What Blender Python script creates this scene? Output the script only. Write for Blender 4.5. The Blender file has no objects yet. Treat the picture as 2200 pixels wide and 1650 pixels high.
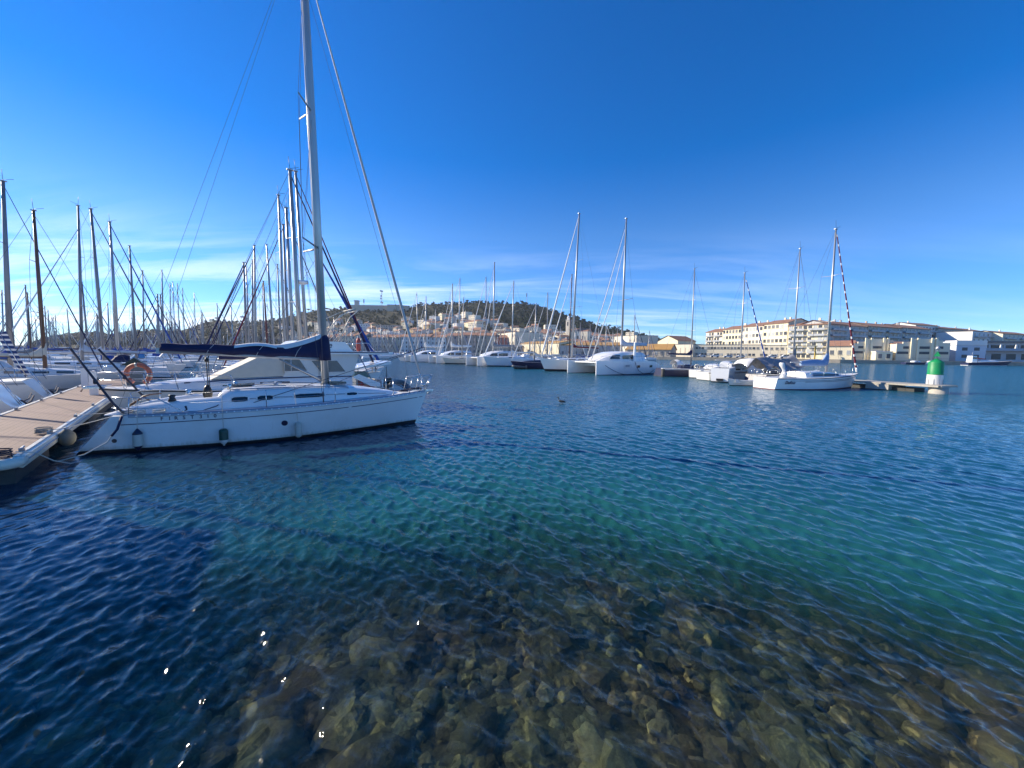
import bpy, math, random
import numpy as np
from mathutils import Vector, Matrix, noise as mnoise
R_ = math.radians
S = bpy.context.scene
COL = S.collection
rnd = random.Random(7)

# ------------------------------------------------------------------ camera
CAM_H = 2.8; FPX = 826.0; PITCH = R_(4.7); ROLL = R_(0.7)
cam_data = bpy.data.cameras.new('camera')
cam_data.sensor_width = 36.0
cam_data.lens = 36.0 * FPX / 2200.0
cam_data.clip_start = 0.1; cam_data.clip_end = 20000
cam = bpy.data.objects.new('camera', cam_data); COL.objects.link(cam)
CM = Matrix.Rotation(math.pi/2 - PITCH, 3, 'X') @ Matrix.Rotation(ROLL, 3, 'Z')
cam.matrix_world = Matrix.Translation((0, 0, CAM_H)) @ CM.to_4x4()
S.camera = cam

# ------------------------------------------------------------------ sun and sky
SUN_AZ = R_(-73.0)      # clockwise from +Y
SUN_EL = R_(27.0)
SDIR = Vector((math.sin(SUN_AZ)*math.cos(SUN_EL), math.cos(SUN_AZ)*math.cos(SUN_EL), math.sin(SUN_EL)))
sl = bpy.data.lights.new('sun', 'SUN'); sl.energy = 5.0; sl.angle = R_(0.5); sl.color = (1.0, 0.88, 0.70)
so = bpy.data.objects.new('sun', sl); COL.objects.link(so)
so.rotation_euler = SDIR.to_track_quat('Z', 'Y').to_euler()
S.view_settings.view_transform = 'Standard'; S.view_settings.look = 'None'
S.view_settings.exposure = 0.68; S.view_settings.gamma = 1.0; S.view_settings.use_curve_mapping = False

W = bpy.data.worlds.new('World'); S.world = W; W.use_nodes = True
nt = W.node_tree; nt.nodes.clear()
def N(t, typ, **kw):
    n = t.nodes.new(typ)
    for k, v in kw.items():
        if k == 'op': n.operation = v
        elif k == 'inp':
            for a, b in v.items(): n.inputs[a].default_value = b
        else: setattr(n, k, v)
    return n
def L(t, a, ao, b, bi): t.links.new(a.outputs[ao], b.inputs[bi])
out = N(nt, 'ShaderNodeOutputWorld'); bg = N(nt, 'ShaderNodeBackground', inp={'Strength': 0.112})
sky = N(nt, 'ShaderNodeTexSky', sky_type='NISHITA', sun_disc=False, sun_elevation=SUN_EL, sun_rotation=SUN_AZ,
        altitude=0.0, air_density=1.0, dust_density=0.0, ozone_density=4.0)
tc = N(nt, 'ShaderNodeTexCoord'); sep = N(nt, 'ShaderNodeSeparateXYZ'); L(nt, tc, 'Generated', sep, 0)
low = N(nt, 'ShaderNodeMapRange', interpolation_type='SMOOTHSTEP', inp={'From Min': 0.0, 'From Max': 0.30, 'To Min': 1.0, 'To Max': 0.0}); L(nt, sep, 2, low, 0)
tint = N(nt, 'ShaderNodeMix', data_type='RGBA', blend_type='MULTIPLY'); L(nt, low, 0, tint, 0); L(nt, sky, 0, tint, 6); tint.inputs[7].default_value = (0.66, 0.88, 1.22, 1)
hsv = N(nt, 'ShaderNodeHueSaturation', inp={'Hue': 0.513, 'Saturation': 1.38, 'Value': 1.05})
sat = N(nt, 'ShaderNodeMapRange', interpolation_type='SMOOTHSTEP', inp={'From Min': 0.0, 'From Max': 0.6, 'To Min': 1.25, 'To Max': 1.42}); L(nt, sep, 2, sat, 0); L(nt, sat, 0, hsv, 'Saturation')
L(nt, tint, 2, hsv, 'Color')
def MT(t, op, a=None, b=None, av=0.5, bv=0.5):
    n = N(t, 'ShaderNodeMath', op=op); n.inputs[0].default_value = av; n.inputs[1].default_value = bv
    if a: t.links.new(a, n.inputs[0])
    if b: t.links.new(b, n.inputs[1])
    return n.outputs[0]
# cloud layer: thin cirrus seen on a high plane (direction / height), stretched along the wind
el = MT(nt, 'ADD', sep.outputs[2], bv=0.10)
px_ = MT(nt, 'DIVIDE', sep.outputs[0], el); py_ = MT(nt, 'DIVIDE', sep.outputs[1], el)
cmb = N(nt, 'ShaderNodeCombineXYZ'); nt.links.new(px_, cmb.inputs[0]); nt.links.new(py_, cmb.inputs[1])
mp = N(nt, 'ShaderNodeMapping'); mp.inputs['Rotation'].default_value = (0, 0, R_(-12)); mp.inputs['Scale'].default_value = (0.28, 1.15, 1)
L(nt, cmb, 0, mp, 0)
cn = N(nt, 'ShaderNodeTexNoise', inp={'Scale': 1.3, 'Detail': 10.0, 'Roughness': 0.6, 'Distortion': 0.6}); L(nt, mp, 0, cn, 'Vector')
cr = N(nt, 'ShaderNodeValToRGB'); cr.color_ramp.elements[0].position = 0.44; cr.color_ramp.elements[1].position = 0.68
cr.color_ramp.elements[0].color = (0, 0, 0, 1); cr.color_ramp.elements[1].color = (1, 1, 1, 1)
L(nt, cn, 0, cr, 0)
# cover falls off with height, and is thicker towards the sun side
up = N(nt, 'ShaderNodeMapRange', interpolation_type='SMOOTHSTEP', inp={'From Min': 0.30, 'From Max': 0.02, 'To Min': 0.0, 'To Max': 1.0}); L(nt, sep, 2, up, 0)
sd = N(nt, 'ShaderNodeVectorMath', op='DOT_PRODUCT'); L(nt, tc, 'Generated', sd, 0); sd.inputs[1].default_value = (-0.85, 0.52, 0)
side = N(nt, 'ShaderNodeMapRange', inp={'From Min': -0.2, 'From Max': 0.85, 'To Min': 0.12, 'To Max': 1.0}); L(nt, sd, 'Value', side, 0)
cov = MT(nt, 'MULTIPLY', MT(nt, 'MULTIPLY', cr.outputs[0], up.outputs[0]), side.outputs[0])
cov = MT(nt, 'MINIMUM', MT(nt, 'MULTIPLY', cov, bv=1.05), bv=0.9)
mixc = N(nt, 'ShaderNodeMix', data_type='RGBA'); nt.links.new(cov, mixc.inputs[0]); L(nt, hsv, 0, mixc, 6)
mixc.inputs[7].default_value = (8.0, 8.6, 9.4, 1)
L(nt, mixc, 2, bg, 'Color'); L(nt, bg, 0, out, 'Surface')

# ------------------------------------------------------------------ placing helpers
def ray(px, py): return CM @ Vector((px-1100, -(py-825), -FPX))
def G(px, py, z=0.0):
    d = ray(px, py); t = (z-CAM_H)/d.z; return Vector((d.x*t, d.y*t, z))
def AT(px, py, y):
    d = ray(px, py); t = y/d.y; return Vector((d.x*t, y, CAM_H+d.z*t))

# ------------------------------------------------------------------ materials
MATS = {}
def mat(name, col, rough=0.5, metal=0.0, var=0.12, scale=3.0, bump=0.0, bscale=None, spec=0.5, coat=0.0, dirt=None, dirtamt=0.35):
    if name in MATS: return MATS[name]
    m = bpy.data.materials.new(name); m.use_nodes = True; t = m.node_tree
    b = t.nodes['Principled BSDF']; b.inputs['Roughness'].default_value = rough; b.inputs['Metallic'].default_value = metal
    b.inputs['Specular IOR Level'].default_value = spec; b.inputs['Coat Weight'].default_value = coat
    c = N(t, 'ShaderNodeTexCoord')
    n = N(t, 'ShaderNodeTexNoise', inp={'Scale': scale, 'Detail': 5.0, 'Roughness': 0.6}); L(t, c, 'Object', n, 'Vector')
    mx = N(t, 'ShaderNodeMix', data_type='RGBA'); L(t, n, 0, mx, 0)
    mx.inputs[6].default_value = tuple(x*(1-var) for x in col)+(1,); mx.inputs[7].default_value = tuple(min(1, x*(1+var)) for x in col)+(1,)
    last = mx; lo = 2
    if dirt:
        n2 = N(t, 'ShaderNodeTexNoise', inp={'Scale': scale*0.45, 'Detail': 8.0, 'Roughness': 0.7}); L(t, c, 'Object', n2, 'Vector')
        r2 = N(t, 'ShaderNodeMapRange', inp={'From Min': 0.5, 'From Max': 0.72, 'To Max': dirtamt}); L(t, n2, 0, r2, 0)
        m2 = N(t, 'ShaderNodeMix', data_type='RGBA'); L(t, r2, 0, m2, 0); L(t, last, lo, m2, 6); m2.inputs[7].default_value = dirt+(1,)
        last = m2
    L(t, last, lo, b, 'Base Color')
    if bump:
        n3 = N(t, 'ShaderNodeTexNoise', inp={'Scale': bscale or scale*6, 'Detail': 4.0}); L(t, c, 'Object', n3, 'Vector')
        bp = N(t, 'ShaderNodeBump', inp={'Strength': bump, 'Distance': 0.02}); L(t, n3, 0, bp, 'Height'); L(t, bp, 0, b, 'Normal')
    MATS[name] = m; return m

gel = mat('white_gelcoat', (0.80, 0.80, 0.78), 0.22, var=0.04, scale=1.2, coat=0.3, dirt=(0.55, 0.52, 0.44), dirtamt=0.25)
gel2 = mat('old_white_gelcoat', (0.70, 0.69, 0.65), 0.35, var=0.08, scale=1.6, dirt=(0.42, 0.38, 0.30), dirtamt=0.4)
cream = mat('cream_gelcoat', (0.72, 0.68, 0.56), 0.35, var=0.06, scale=2, dirt=(0.45, 0.38, 0.25), dirtamt=0.35)
deckm = mat('deck_paint', (0.62, 0.64, 0.66), 0.6, var=0.08, scale=5)
antif = mat('dark_antifouling', (0.012, 0.014, 0.018), 0.6, var=0.4, scale=5)
redanti = mat('red_antifouling', (0.12, 0.018, 0.018), 0.6, var=0.3, scale=5)
navyhull = mat('navy_hull_paint', (0.012, 0.018, 0.060), 0.4, var=0.2)
alu = mat('mast_aluminium', (0.46, 0.46, 0.45), 0.38, 0.55, var=0.08, scale=2)
alud = mat('dull_mast_aluminium', (0.27, 0.27, 0.28), 0.5, 0.4, var=0.12, scale=2)
wood = mat('varnished_wood', (0.15, 0.080, 0.050), 0.4, var=0.3, scale=6)
steel = mat('stainless_steel', (0.62, 0.62, 0.62), 0.22, 0.95, var=0.05)
wire = mat('rigging_wire', (0.10, 0.105, 0.12), 0.9, 0.0, var=0.05, spec=0.1)
black = mat('black_plastic', (0.015, 0.015, 0.017), 0.4, var=0.3)
rubber = mat('grey_rubber', (0.09, 0.095, 0.10), 0.55, var=0.15, scale=8, bump=0.1)
navy = mat('navy_canvas', (0.007, 0.010, 0.055), 0.75, var=0.35, scale=4, bump=0.35, bscale=14)
bluec = mat('blue_canvas', (0.012, 0.065, 0.30), 0.8, var=0.25, scale=4, bump=0.35, bscale=10)
skyc = mat('light_blue_canvas', (0.05, 0.22, 0.45), 0.8, var=0.25, scale=4, bump=0.3, bscale=10)
greyc = mat('grey_canvas', (0.24, 0.245, 0.26), 0.8, var=0.15, scale=4, bump=0.4, bscale=9)
palec = mat('pale_canvas', (0.50, 0.52, 0.56), 0.8, var=0.1, scale=4, bump=0.4, bscale=9)
beigec = mat('beige_canvas', (0.60, 0.55, 0.45), 0.8, var=0.1, scale=4, bump=0.3, bscale=9)
whitec = mat('white_sailcloth', (0.74, 0.73, 0.70), 0.7, var=0.08, scale=5, bump=0.2)
redc = mat('maroon_canvas', (0.13, 0.012, 0.025), 0.8, var=0.25, scale=4, bump=0.3, bscale=10)
glassd = mat('tinted_window', (0.012, 0.016, 0.022), 0.08, var=0.3, scale=3, spec=0.7)
glasswin = mat('curtained_window', (0.11, 0.115, 0.12), 0.12, var=0.35, scale=5, spec=0.7)
rope = mat('white_rope', (0.58, 0.56, 0.50), 0.85, var=0.2, scale=20)
ropeb = mat('dark_rope', (0.02, 0.025, 0.05), 0.85, var=0.3, scale=20)
orange = mat('orange_plastic', (0.42, 0.12, 0.07), 0.6, var=0.2, scale=5)
redp = mat('red_plastic', (0.45, 0.03, 0.03), 0.45, var=0.2, scale=5)
greenp = mat('dark_green_plastic', (0.01, 0.06, 0.045), 0.4, var=0.2, scale=8)
fendw = mat('fender_white', (0.50, 0.48, 0.42), 0.5, var=0.15, scale=7, dirt=(0.28, 0.24, 0.17), dirtamt=0.5)
navyp = mat('navy_plastic', (0.012, 0.016, 0.05), 0.4, var=0.2)
stripe = mat('navy_stripe', (0.02, 0.022, 0.07), 0.35, var=0.1)
greys = mat('grey_trim', (0.30, 0.32, 0.35), 0.4, 0.3, var=0.1)
concrete = mat('pale_concrete', (0.42, 0.39, 0.33), 0.85, var=0.18, scale=1.2, bump=0.4, bscale=8, dirt=(0.16, 0.14, 0.11), dirtamt=0.5)
dconcrete = mat('wet_dark_concrete', (0.05, 0.048, 0.042), 0.7, var=0.3, scale=2, bump=0.4)
asph = mat('quay_asphalt', (0.13, 0.125, 0.115), 0.9, var=0.2, scale=0.3)
tyre = mat('tyre_rubber', (0.02, 0.02, 0.02), 0.8)

def hull_grime(name, base, top=0.30):
    # gelcoat with a stained, slimy band that creeps up unevenly from the waterline and faint runs below the deck edge
    m = mat(name, base, 0.2, var=0.04, scale=1.2, coat=0.35, dirt=(0.56, 0.52, 0.42), dirtamt=0.3); t = m.node_tree; b = t.nodes['Principled BSDF']
    src = b.inputs['Base Color'].links[0].from_socket
    c = N(t, 'ShaderNodeTexCoord'); s = N(t, 'ShaderNodeSeparateXYZ'); L(t, c, 'Object', s, 0)
    mp = N(t, 'ShaderNodeMapping'); mp.inputs['Scale'].default_value = (5, 5, .7); L(t, c, 'Object', mp, 0)
    n = N(t, 'ShaderNodeTexNoise', inp={'Scale': 2.2, 'Detail': 7.0, 'Roughness': .7}); L(t, mp, 0, n, 'Vector')
    h = MT(t, 'SUBTRACT', s.outputs[2], MT(t, 'MULTIPLY', n.outputs[0], bv=top))
    r = N(t, 'ShaderNodeMapRange', inp={'From Min': 0.06, 'From Max': -0.10, 'To Min': 0.0, 'To Max': 0.75}); t.links.new(h, r.inputs[0])
    runs = N(t, 'ShaderNodeMapRange', inp={'From Min': .60, 'From Max': .78, 'To Max': .28}); L(t, n, 0, runs, 0)
    f = MT(t, 'MAXIMUM', r.outputs[0], runs.outputs[0])
    mx = N(t, 'ShaderNodeMix', data_type='RGBA'); t.links.new(f, mx.inputs[0]); t.links.new(src, mx.inputs[6]); mx.inputs[7].default_value = (.34, .31, .20, 1)
    L(t, mx, 2, b, 'Base Color'); return m
nearhull = hull_grime('near_hull_gelcoat', (0.80, 0.80, 0.78))
def stripes(name, c1, c2, freq, axis='Z', rough=0.7, duty=0.5, twist=0.0):
    if name in MATS: return MATS[name]
    m = mat(name, c1, rough, var=.22, scale=1.4, dirt=tuple(x*.45 for x in c1), dirtamt=.55 if axis == 'X' else 0.0); t = m.node_tree; b = t.nodes['Principled BSDF']
    c = N(t, 'ShaderNodeTexCoord'); s = N(t, 'ShaderNodeSeparateXYZ'); L(t, c, 'Object', s, 0)
    v = MT(t, 'MULTIPLY', s.outputs['XYZ'.index(axis)], bv=freq)
    v = MT(t, 'FRACT', v); v = MT(t, 'GREATER_THAN', v, bv=duty)
    mx = N(t, 'ShaderNodeMix', data_type='RGBA'); t.links.new(v, mx.inputs[0])
    t.links.new(b.inputs['Base Color'].links[0].from_socket, mx.inputs[6]); mx.inputs[7].default_value = c2+(1,)
    L(t, mx, 2, b, 'Base Color'); return m
pontdeck = stripes('pontoon_decking', (0.20, 0.130, 0.108), (0.04, 0.028, 0.022), 7.0, 'X', 0.8, 0.94)
bluestripe = stripes('blue_white_striped_cloth', (0.01, 0.04, 0.16), (0.7, 0.7, 0.7), 4.5, 'Z', 0.8, 0.6)

# ------------------------------------------------------------------ mesh builder
class MB:
    def __init__(s): s.v = []; s.f = []; s.m = []; s.sm = []
    def add(s, vs, fs, mi=0, smooth=False):
        o = len(s.v); s.v += [tuple(v) for v in vs]
        for f in fs: s.f.append(tuple(o+i for i in f)); s.m.append(mi); s.sm.append(smooth)
        return s
    def box(s, c, d, mi=0, rz=0.0, taper=1.0, ry=0.0):
        x, y, z = [k/2 for k in d]; vs = []
        for (a, b, e) in ((-1,-1,-1),(1,-1,-1),(1,1,-1),(-1,1,-1),(-1,-1,1),(1,-1,1),(1,1,1),(-1,1,1)):
            k = taper if e > 0 else 1.0
            p = Vector((a*x*k, b*y*k, e*z))
            if ry: p = Matrix.Rotation(ry, 3, 'Y') @ p
            if rz: p = Matrix.Rotation(rz, 3, 'Z') @ p
            vs.append(p + Vector(c))
        return s.add(vs, [(0,3,2,1),(4,5,6,7),(0,1,5,4),(1,2,6,5),(2,3,7,6),(3,0,4,7)], mi)
    def tube(s, pts, r, n=8, mi=0, caps=True, smooth=True, ell=1.0):
        pts = [Vector(p) for p in pts]; rs = r if isinstance(r, (list, tuple)) else [r]*len(pts)
        vs = []; fs = []; prev = None
        for i, p in enumerate(pts):
            a = pts[max(i-1, 0)]; b = pts[min(i+1, len(pts)-1)]; t = (b-a)
            t = t.normalized() if t.length > 1e-9 else Vector((0, 0, 1))
            if prev is None:
                ref = Vector((0, 0, 1)) if abs(t.z) < 0.9 else Vector((0, 1, 0))
                u = t.cross(ref).normalized()
            else:
                u = (prev - t*prev.dot(t)).normalized()
            prev = u; w = t.cross(u)
            for k in range(n):
                an = 2*math.pi*k/n; vs.append(p + (u*math.cos(an)*ell + w*math.sin(an))*rs[i])
        for i in range(len(pts)-1):
            for k in range(n):
                k2 = (k+1) % n; fs.append((i*n+k, i*n+k2, (i+1)*n+k2, (i+1)*n+k))
        s.add(vs, fs, mi, smooth)
        if caps:
            o = len(s.v)-len(vs)
            s.f.append(tuple(o+k for k in range(n-1, -1, -1))); s.m.append(mi); s.sm.append(False)
            o2 = o+(len(pts)-1)*n; s.f.append(tuple(o2+k for k in range(n))); s.m.append(mi); s.sm.append(False)
        return s
    def lathe(s, c, prof, n=16, mi=0, smooth=True):
        vs = []; fs = []; c = Vector(c)
        for (r, z) in prof:
            for k in range(n):
                a = 2*math.pi*k/n; vs.append(c+Vector((r*math.cos(a), r*math.sin(a), z)))
        for i in range(len(prof)-1):
            for k in range(n):
                k2 = (k+1) % n; fs.append((i*n+k, i*n+k2, (i+1)*n+k2, (i+1)*n+k))
        return s.add(vs, fs, mi, smooth)
    def prism(s, poly, y0, y1, mi=0, axis='Y'):
        n = len(poly); f = {'Y': lambda a, b, t: (a, t, b), 'X': lambda a, b, t: (t, a, b), 'Z': lambda a, b, t: (a, b, t)}[axis]
        vs = [f(a, b, y0) for a, b in poly]+[f(a, b, y1) for a, b in poly]
        fs = [tuple(range(n-1, -1, -1)), tuple(range(n, 2*n))]+[(i, (i+1) % n, n+(i+1) % n, n+i) for i in range(n)]
        return s.add(vs, fs, mi)
    def grid(s, rows, mi=0, smooth=True, close=False):
        nr = len(rows); nc = len(rows[0]); vs = [p for r in rows for p in r]; fs = []
        for i in range(nr-1):
            for j in range(nc-1 if not close else nc):
                j2 = (j+1) % nc; fs.append((i*nc+j, i*nc+j2, (i+1)*nc+j2, (i+1)*nc+j))
        return s.add(vs, fs, mi, smooth)
    def build(s, name, mats, parent=None, loc=(0, 0, 0), rz=0.0, **tags):
        me = bpy.data.meshes.new(name); me.from_pydata(s.v, [], s.f)
        mats = mats if isinstance(mats, (list, tuple)) else [mats]
        for m in mats: me.materials.append(m)
        me.polygons.foreach_set('material_index', s.m); me.polygons.foreach_set('use_smooth', s.sm)
        me.update()
        o = bpy.data.objects.new(name, me); COL.objects.link(o); o.location = loc; o.rotation_euler = (0, 0, rz)
        if parent: o.parent = parent
        for k, v in tags.items(): o[k] = v
        return o

def thing(name, label, cat, loc=(0, 0, 0), rz=0.0, group=None):
    o = bpy.data.objects.new(name, None); COL.objects.link(o); o.empty_display_size = 0.3
    o.location = loc; o.rotation_euler = (0, 0, rz); o['label'] = label; o['category'] = cat
    if group: o['group'] = group
    return o
def dup(root, loc, rz, label=None, group=None, sc=None):
    r = root.copy(); COL.objects.link(r); r.location = loc; r.rotation_euler = (0, 0, rz)
    if label: r['label'] = label
    if group: r['group'] = group
    if sc: r.scale = sc
    for ch in KIDS[root.name]:
        c = ch.copy(); COL.objects.link(c); c.parent = r
        for g in KIDS.get(ch.name, []):
            d = g.copy(); COL.objects.link(d); d.parent = c
    return r
KIDS = {}
def index_kids(root):
    KIDS[root.name] = [o for o in bpy.data.objects if o.parent == root]
    for c in KIDS[root.name]: KIDS[c.name] = [o for o in bpy.data.objects if o.parent == c]

def loc_pt(o, rz, x, y, z): # local -> world
    return Vector((o[0]+x*math.cos(rz)-y*math.sin(rz), o[1]+x*math.sin(rz)+y*math.cos(rz), z))
def text_mesh(body, size, name, m, parent, loc, rot, depth=0.002, spacing=1.0, shear=0.0, bold=0.0):
    cu = bpy.data.curves.new(name, 'FONT'); cu.body = body; cu.size = size; cu.extrude = depth; cu.space_character = spacing; cu.shear = shear; cu.offset = bold
    o = bpy.data.objects.new(name, cu); COL.objects.link(o)
    dg = bpy.context.evaluated_depsgraph_get(); me = bpy.data.meshes.new_from_object(o.evaluated_get(dg))
    bpy.data.objects.remove(o); bpy.data.curves.remove(cu)
    o = bpy.data.objects.new(name, me); COL.objects.link(o); me.materials.clear(); me.materials.append(m)
    o.location = loc; o.rotation_euler = rot; o.parent = parent; return o
# ------------------------------------------------------------------ water
def water_height(X, Y, seed=3):
    rg = np.random.RandomState(seed)
    Z = np.zeros_like(X); DX = np.zeros_like(X); DY = np.zeros_like(X)
    D = np.sqrt(X*X+Y*Y)
    main = R_(38)
    for i in range(140):
        lam = 0.07*(0.62/0.07)**(rg.rand()**0.95)
        th = main + rg.normal(0, R_(30)) if rg.rand() < 0.80 else rg.rand()*2*math.pi
        k = 2*math.pi/lam; a = 0.0054*lam**0.86*(0.5+rg.rand())/1.5
        fade = np.clip((lam*80.0 - D)/(lam*30.0), 0, 1)   # waves finer than the sheet's facets are left to the bump
        ph = k*(X*math.cos(th)+Y*math.sin(th)) + rg.rand()*6.283
        c = np.cos(ph)*a*fade; s_ = np.sin(ph)*a*fade
        Z += c; DX -= s_*math.cos(th)*0.7; DY -= s_*math.sin(th)*0.7
    patch = 0.95+0.25*np.sin(X*0.31+1.3*np.sin(Y*0.21))*np.sin(Y*0.27+X*0.11)
    return Z*patch, DX*patch, DY*patch

def build_water():
    # fan-shaped sheet, fine where the eye is near it
    rs = [1.2]
    while rs[-1] < 70: rs.append(rs[-1]*1.0048+0.003)
    rs = np.array(rs); th = np.linspace(R_(-66), R_(66), 760)
    Rr, Th = np.meshgrid(rs, th, indexing='ij'); X = Rr*np.sin(Th); Y = Rr*np.cos(Th)
    Z, DX, DY = water_height(X, Y)
    edge = np.clip((70-Rr)/15, 0, 1)*np.clip((R_(66)-np.abs(Th))/R_(3), 0, 1)
    X2 = X+DX*edge; Y2 = Y+DY*edge; Z = Z*edge
    nr, nc = X.shape
    co = np.stack([X2, Y2, Z], -1).reshape(-1, 3)
    idx = np.arange(nr*nc).reshape(nr, nc)
    q = np.stack([idx[:-1, :-1], idx[:-1, 1:], idx[1:, 1:], idx[1:, :-1]], -1).reshape(-1, 4)[:, ::-1]
    # outer sheet to the horizon: ring strips
    extra = []; faces = []
    base = nr*nc
    def addring(rad, angs): 
        return [(rad*math.sin(a), rad*math.cos(a), 0.0) for a in angs]
    allv = [co]
    # outer rings continue the fan
    last = idx[-1]
    r_out = [90, 130, 220, 400, 900, 3000]
    start = base
    prev = last
    fs = []
    for r in r_out:
        a = np.stack([r*np.sin(th), r*np.cos(th), np.zeros_like(th)], -1); allv.append(a)
        cur = np.arange(start, start+nc); start += nc
        fs.append(np.stack([prev[:-1], prev[1:], cur[1:], cur[:-1]], -1)[:, ::-1]); prev = cur
    # the rest of the disc behind and beside, coarse
    vb = []; fb = []
    angs = np.linspace(R_(66), R_(294), 60)
    inner = addring(1.2, angs); outer_ = addring(70, angs); far = addring(3000, angs)
    o0 = start; allv.append(np.array(inner)); o1 = o0+60; allv.append(np.array(outer_)); o2 = o1+60; allv.append(np.array(far))
    for A, B in ((o0, o1), (o1, o2)):
        fs.append(np.array([[A+i, B+i, B+i+1, A+i+1] for i in range(59)]))
    cidx = o2+60
    allv.append(np.array([[0, 0, 0.0]]))
    V = np.concatenate(allv); F = np.concatenate([q]+fs)
    tri = [(int(idx[0, j]), int(cidx), int(idx[0, j+1])) for j in range(nc-1)]+[(o0+i, cidx, o0+i+1) for i in range(59)]
    me = bpy.data.meshes.new('water'); me.from_pydata(V.tolist(), [], F.tolist()+tri)
    me.polygons.foreach_set('use_smooth', [True]*len(me.polygons)); me.update()
    o = bpy.data.objects.new('water', me); COL.objects.link(o); o['kind'] = 'structure'
    import bmesh
    bm = bmesh.new(); bm.from_mesh(me); bmesh.ops.recalc_face_normals(bm, faces=bm.faces[:])
    up = sum(1 for f in bm.faces[:2000] if f.normal.z > 0)
    if up < 1000: bmesh.ops.reverse_faces(bm, faces=bm.faces[:])
    bm.to_mesh(me); bm.free()
    return o
water = build_water()
def water_mat():
    m = bpy.data.materials.new('sea_water'); m.use_nodes = True; t = m.node_tree; t.nodes.clear()
    out = N(t, 'ShaderNodeOutputMaterial')
    geo = N(t, 'ShaderNodeNewGeometry'); sp = N(t, 'ShaderNodeSeparateXYZ'); L(t, geo, 'Position', sp, 0)
    # ripples
    mp = N(t, 'ShaderNodeMapping'); mp.inputs['Rotation'].default_value = (0, 0, R_(-38)); mp.inputs['Scale'].default_value = (1.0, 0.5, 1.0)
    L(t, geo, 'Position', mp, 0)
    n1 = N(t, 'ShaderNodeTexNoise', inp={'Scale': 9.0, 'Detail': 3.0, 'Roughness': 0.5, 'Distortion': 0.4}); L(t, mp, 0, n1, 'Vector')
    n2 = N(t, 'ShaderNodeTexNoise', inp={'Scale': 3.4, 'Detail': 4.0, 'Roughness': 0.6, 'Distortion': 0.5}); L(t, mp, 0, n2, 'Vector')
    far = N(t, 'ShaderNodeVectorMath', op='LENGTH'); L(t, geo, 'Position', far, 0)
    b1s = N(t, 'ShaderNodeMapRange', inp={'From Min': 3, 'From Max': 25, 'To Min': 0.10, 'To Max': 0.05}); L(t, far, 'Value', b1s, 0)
    b2s = N(t, 'ShaderNodeMapRange', inp={'From Min': 9, 'From Max': 40, 'To Min': 0.0, 'To Max': 1.2}); L(t, far, 'Value', b2s, 0)
    bp1 = N(t, 'ShaderNodeBump', inp={'Distance': 0.05}); L(t, n1, 0, bp1, 'Height'); L(t, b1s, 0, bp1, 'Strength')
    bp2 = N(t, 'ShaderNodeBump', inp={'Distance': 0.17}); L(t, n2, 0, bp2, 'Height'); L(t, b2s, 0, bp2, 'Strength'); L(t, bp1, 0, bp2, 'Normal')
    # patches of gust: smoother and rougher water
    # body colour: green over the shallows, deep blue-teal further out
    dep = N(t, 'ShaderNodeVectorMath', op='DOT_PRODUCT'); L(t, geo, 'Position', dep, 0); dep.inputs[1].default_value = (0, 1.0, 0)
    nd = N(t, 'ShaderNodeTexNoise', inp={'Scale': 0.35, 'Detail': 4.0}); L(t, geo, 'Position', nd, 'Vector')
    xl = MT(t, 'MULTIPLY', MT(t, 'MULTIPLY', MT(t, 'MAXIMUM', MT(t, 'MULTIPLY', sp.outputs[0], bv=-1.0), bv=0.0), sp.outputs[1]), bv=0.085); xr = MT(t, 'MULTIPLY', MT(t, 'MAXIMUM', sp.outputs[0], bv=0.0), bv=0.42)
    dd = MT(t, 'ADD', MT(t, 'ADD', dep.outputs['Value'], MT(t, 'ADD', xl, xr)), MT(t, 'MULTIPLY', nd.outputs[0], bv=3.0))
    ramp = N(t, 'ShaderNodeValToRGB'); e = ramp.color_ramp.elements
    dn = MT(t, 'DIVIDE', dd, bv=40.0); t.links.new(dn, ramp.inputs[0])
    e[0].position = 0.10; e[0].color = (0.034, 0.095, 0.060, 1); e[1].position = 0.9; e[1].color = (0.012, 0.095, 0.150, 1)
    for p, c in ((0.20, (0.014, 0.095, 0.088, 1)), (0.34, (0.008, 0.070, 0.115, 1))):
        x = e.new(p); x.color = c
    opac = N(t, 'ShaderNodeMapRange', interpolation_type='SMOOTHSTEP', inp={'From Min': 5.3, 'From Max': 10.0, 'To Min': 0.02, 'To Max': 1.0}); t.links.new(dd, opac.inputs[0])
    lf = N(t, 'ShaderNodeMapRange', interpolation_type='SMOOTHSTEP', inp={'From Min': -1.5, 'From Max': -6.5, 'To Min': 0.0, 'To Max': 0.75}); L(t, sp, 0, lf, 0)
    left_shade = N(t, 'ShaderNodeMix', data_type='RGBA'); L(t, lf, 0, left_shade, 0); L(t, ramp, 0, left_shade, 6); left_shade.inputs[7].default_value = (0.008, 0.030, 0.050, 1)   # shade put into the body colour on the left, softening the shadow edge
    body = N(t, 'ShaderNodeBsdfDiffuse'); L(t, left_shade, 2, body, 'Color')
    tr = N(t, 'ShaderNodeBsdfTransparent', inp={'Color': (0.85, 0.95, 0.86, 1)})
    rf = N(t, 'ShaderNodeBsdfRefraction', inp={'Color': (0.85, 0.95, 0.86, 1), 'IOR': 1.2, 'Roughness': 0.02}); L(t, bp1, 0, rf, 'Normal')
    mtr = N(t, 'ShaderNodeMixShader', inp={0: 0.30}); L(t, tr, 0, mtr, 1); L(t, rf, 0, mtr, 2)
    mb = N(t, 'ShaderNodeMixShader'); L(t, opac, 0, mb, 0); L(t, mtr, 0, mb, 1); L(t, body, 0, mb, 2)
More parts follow.
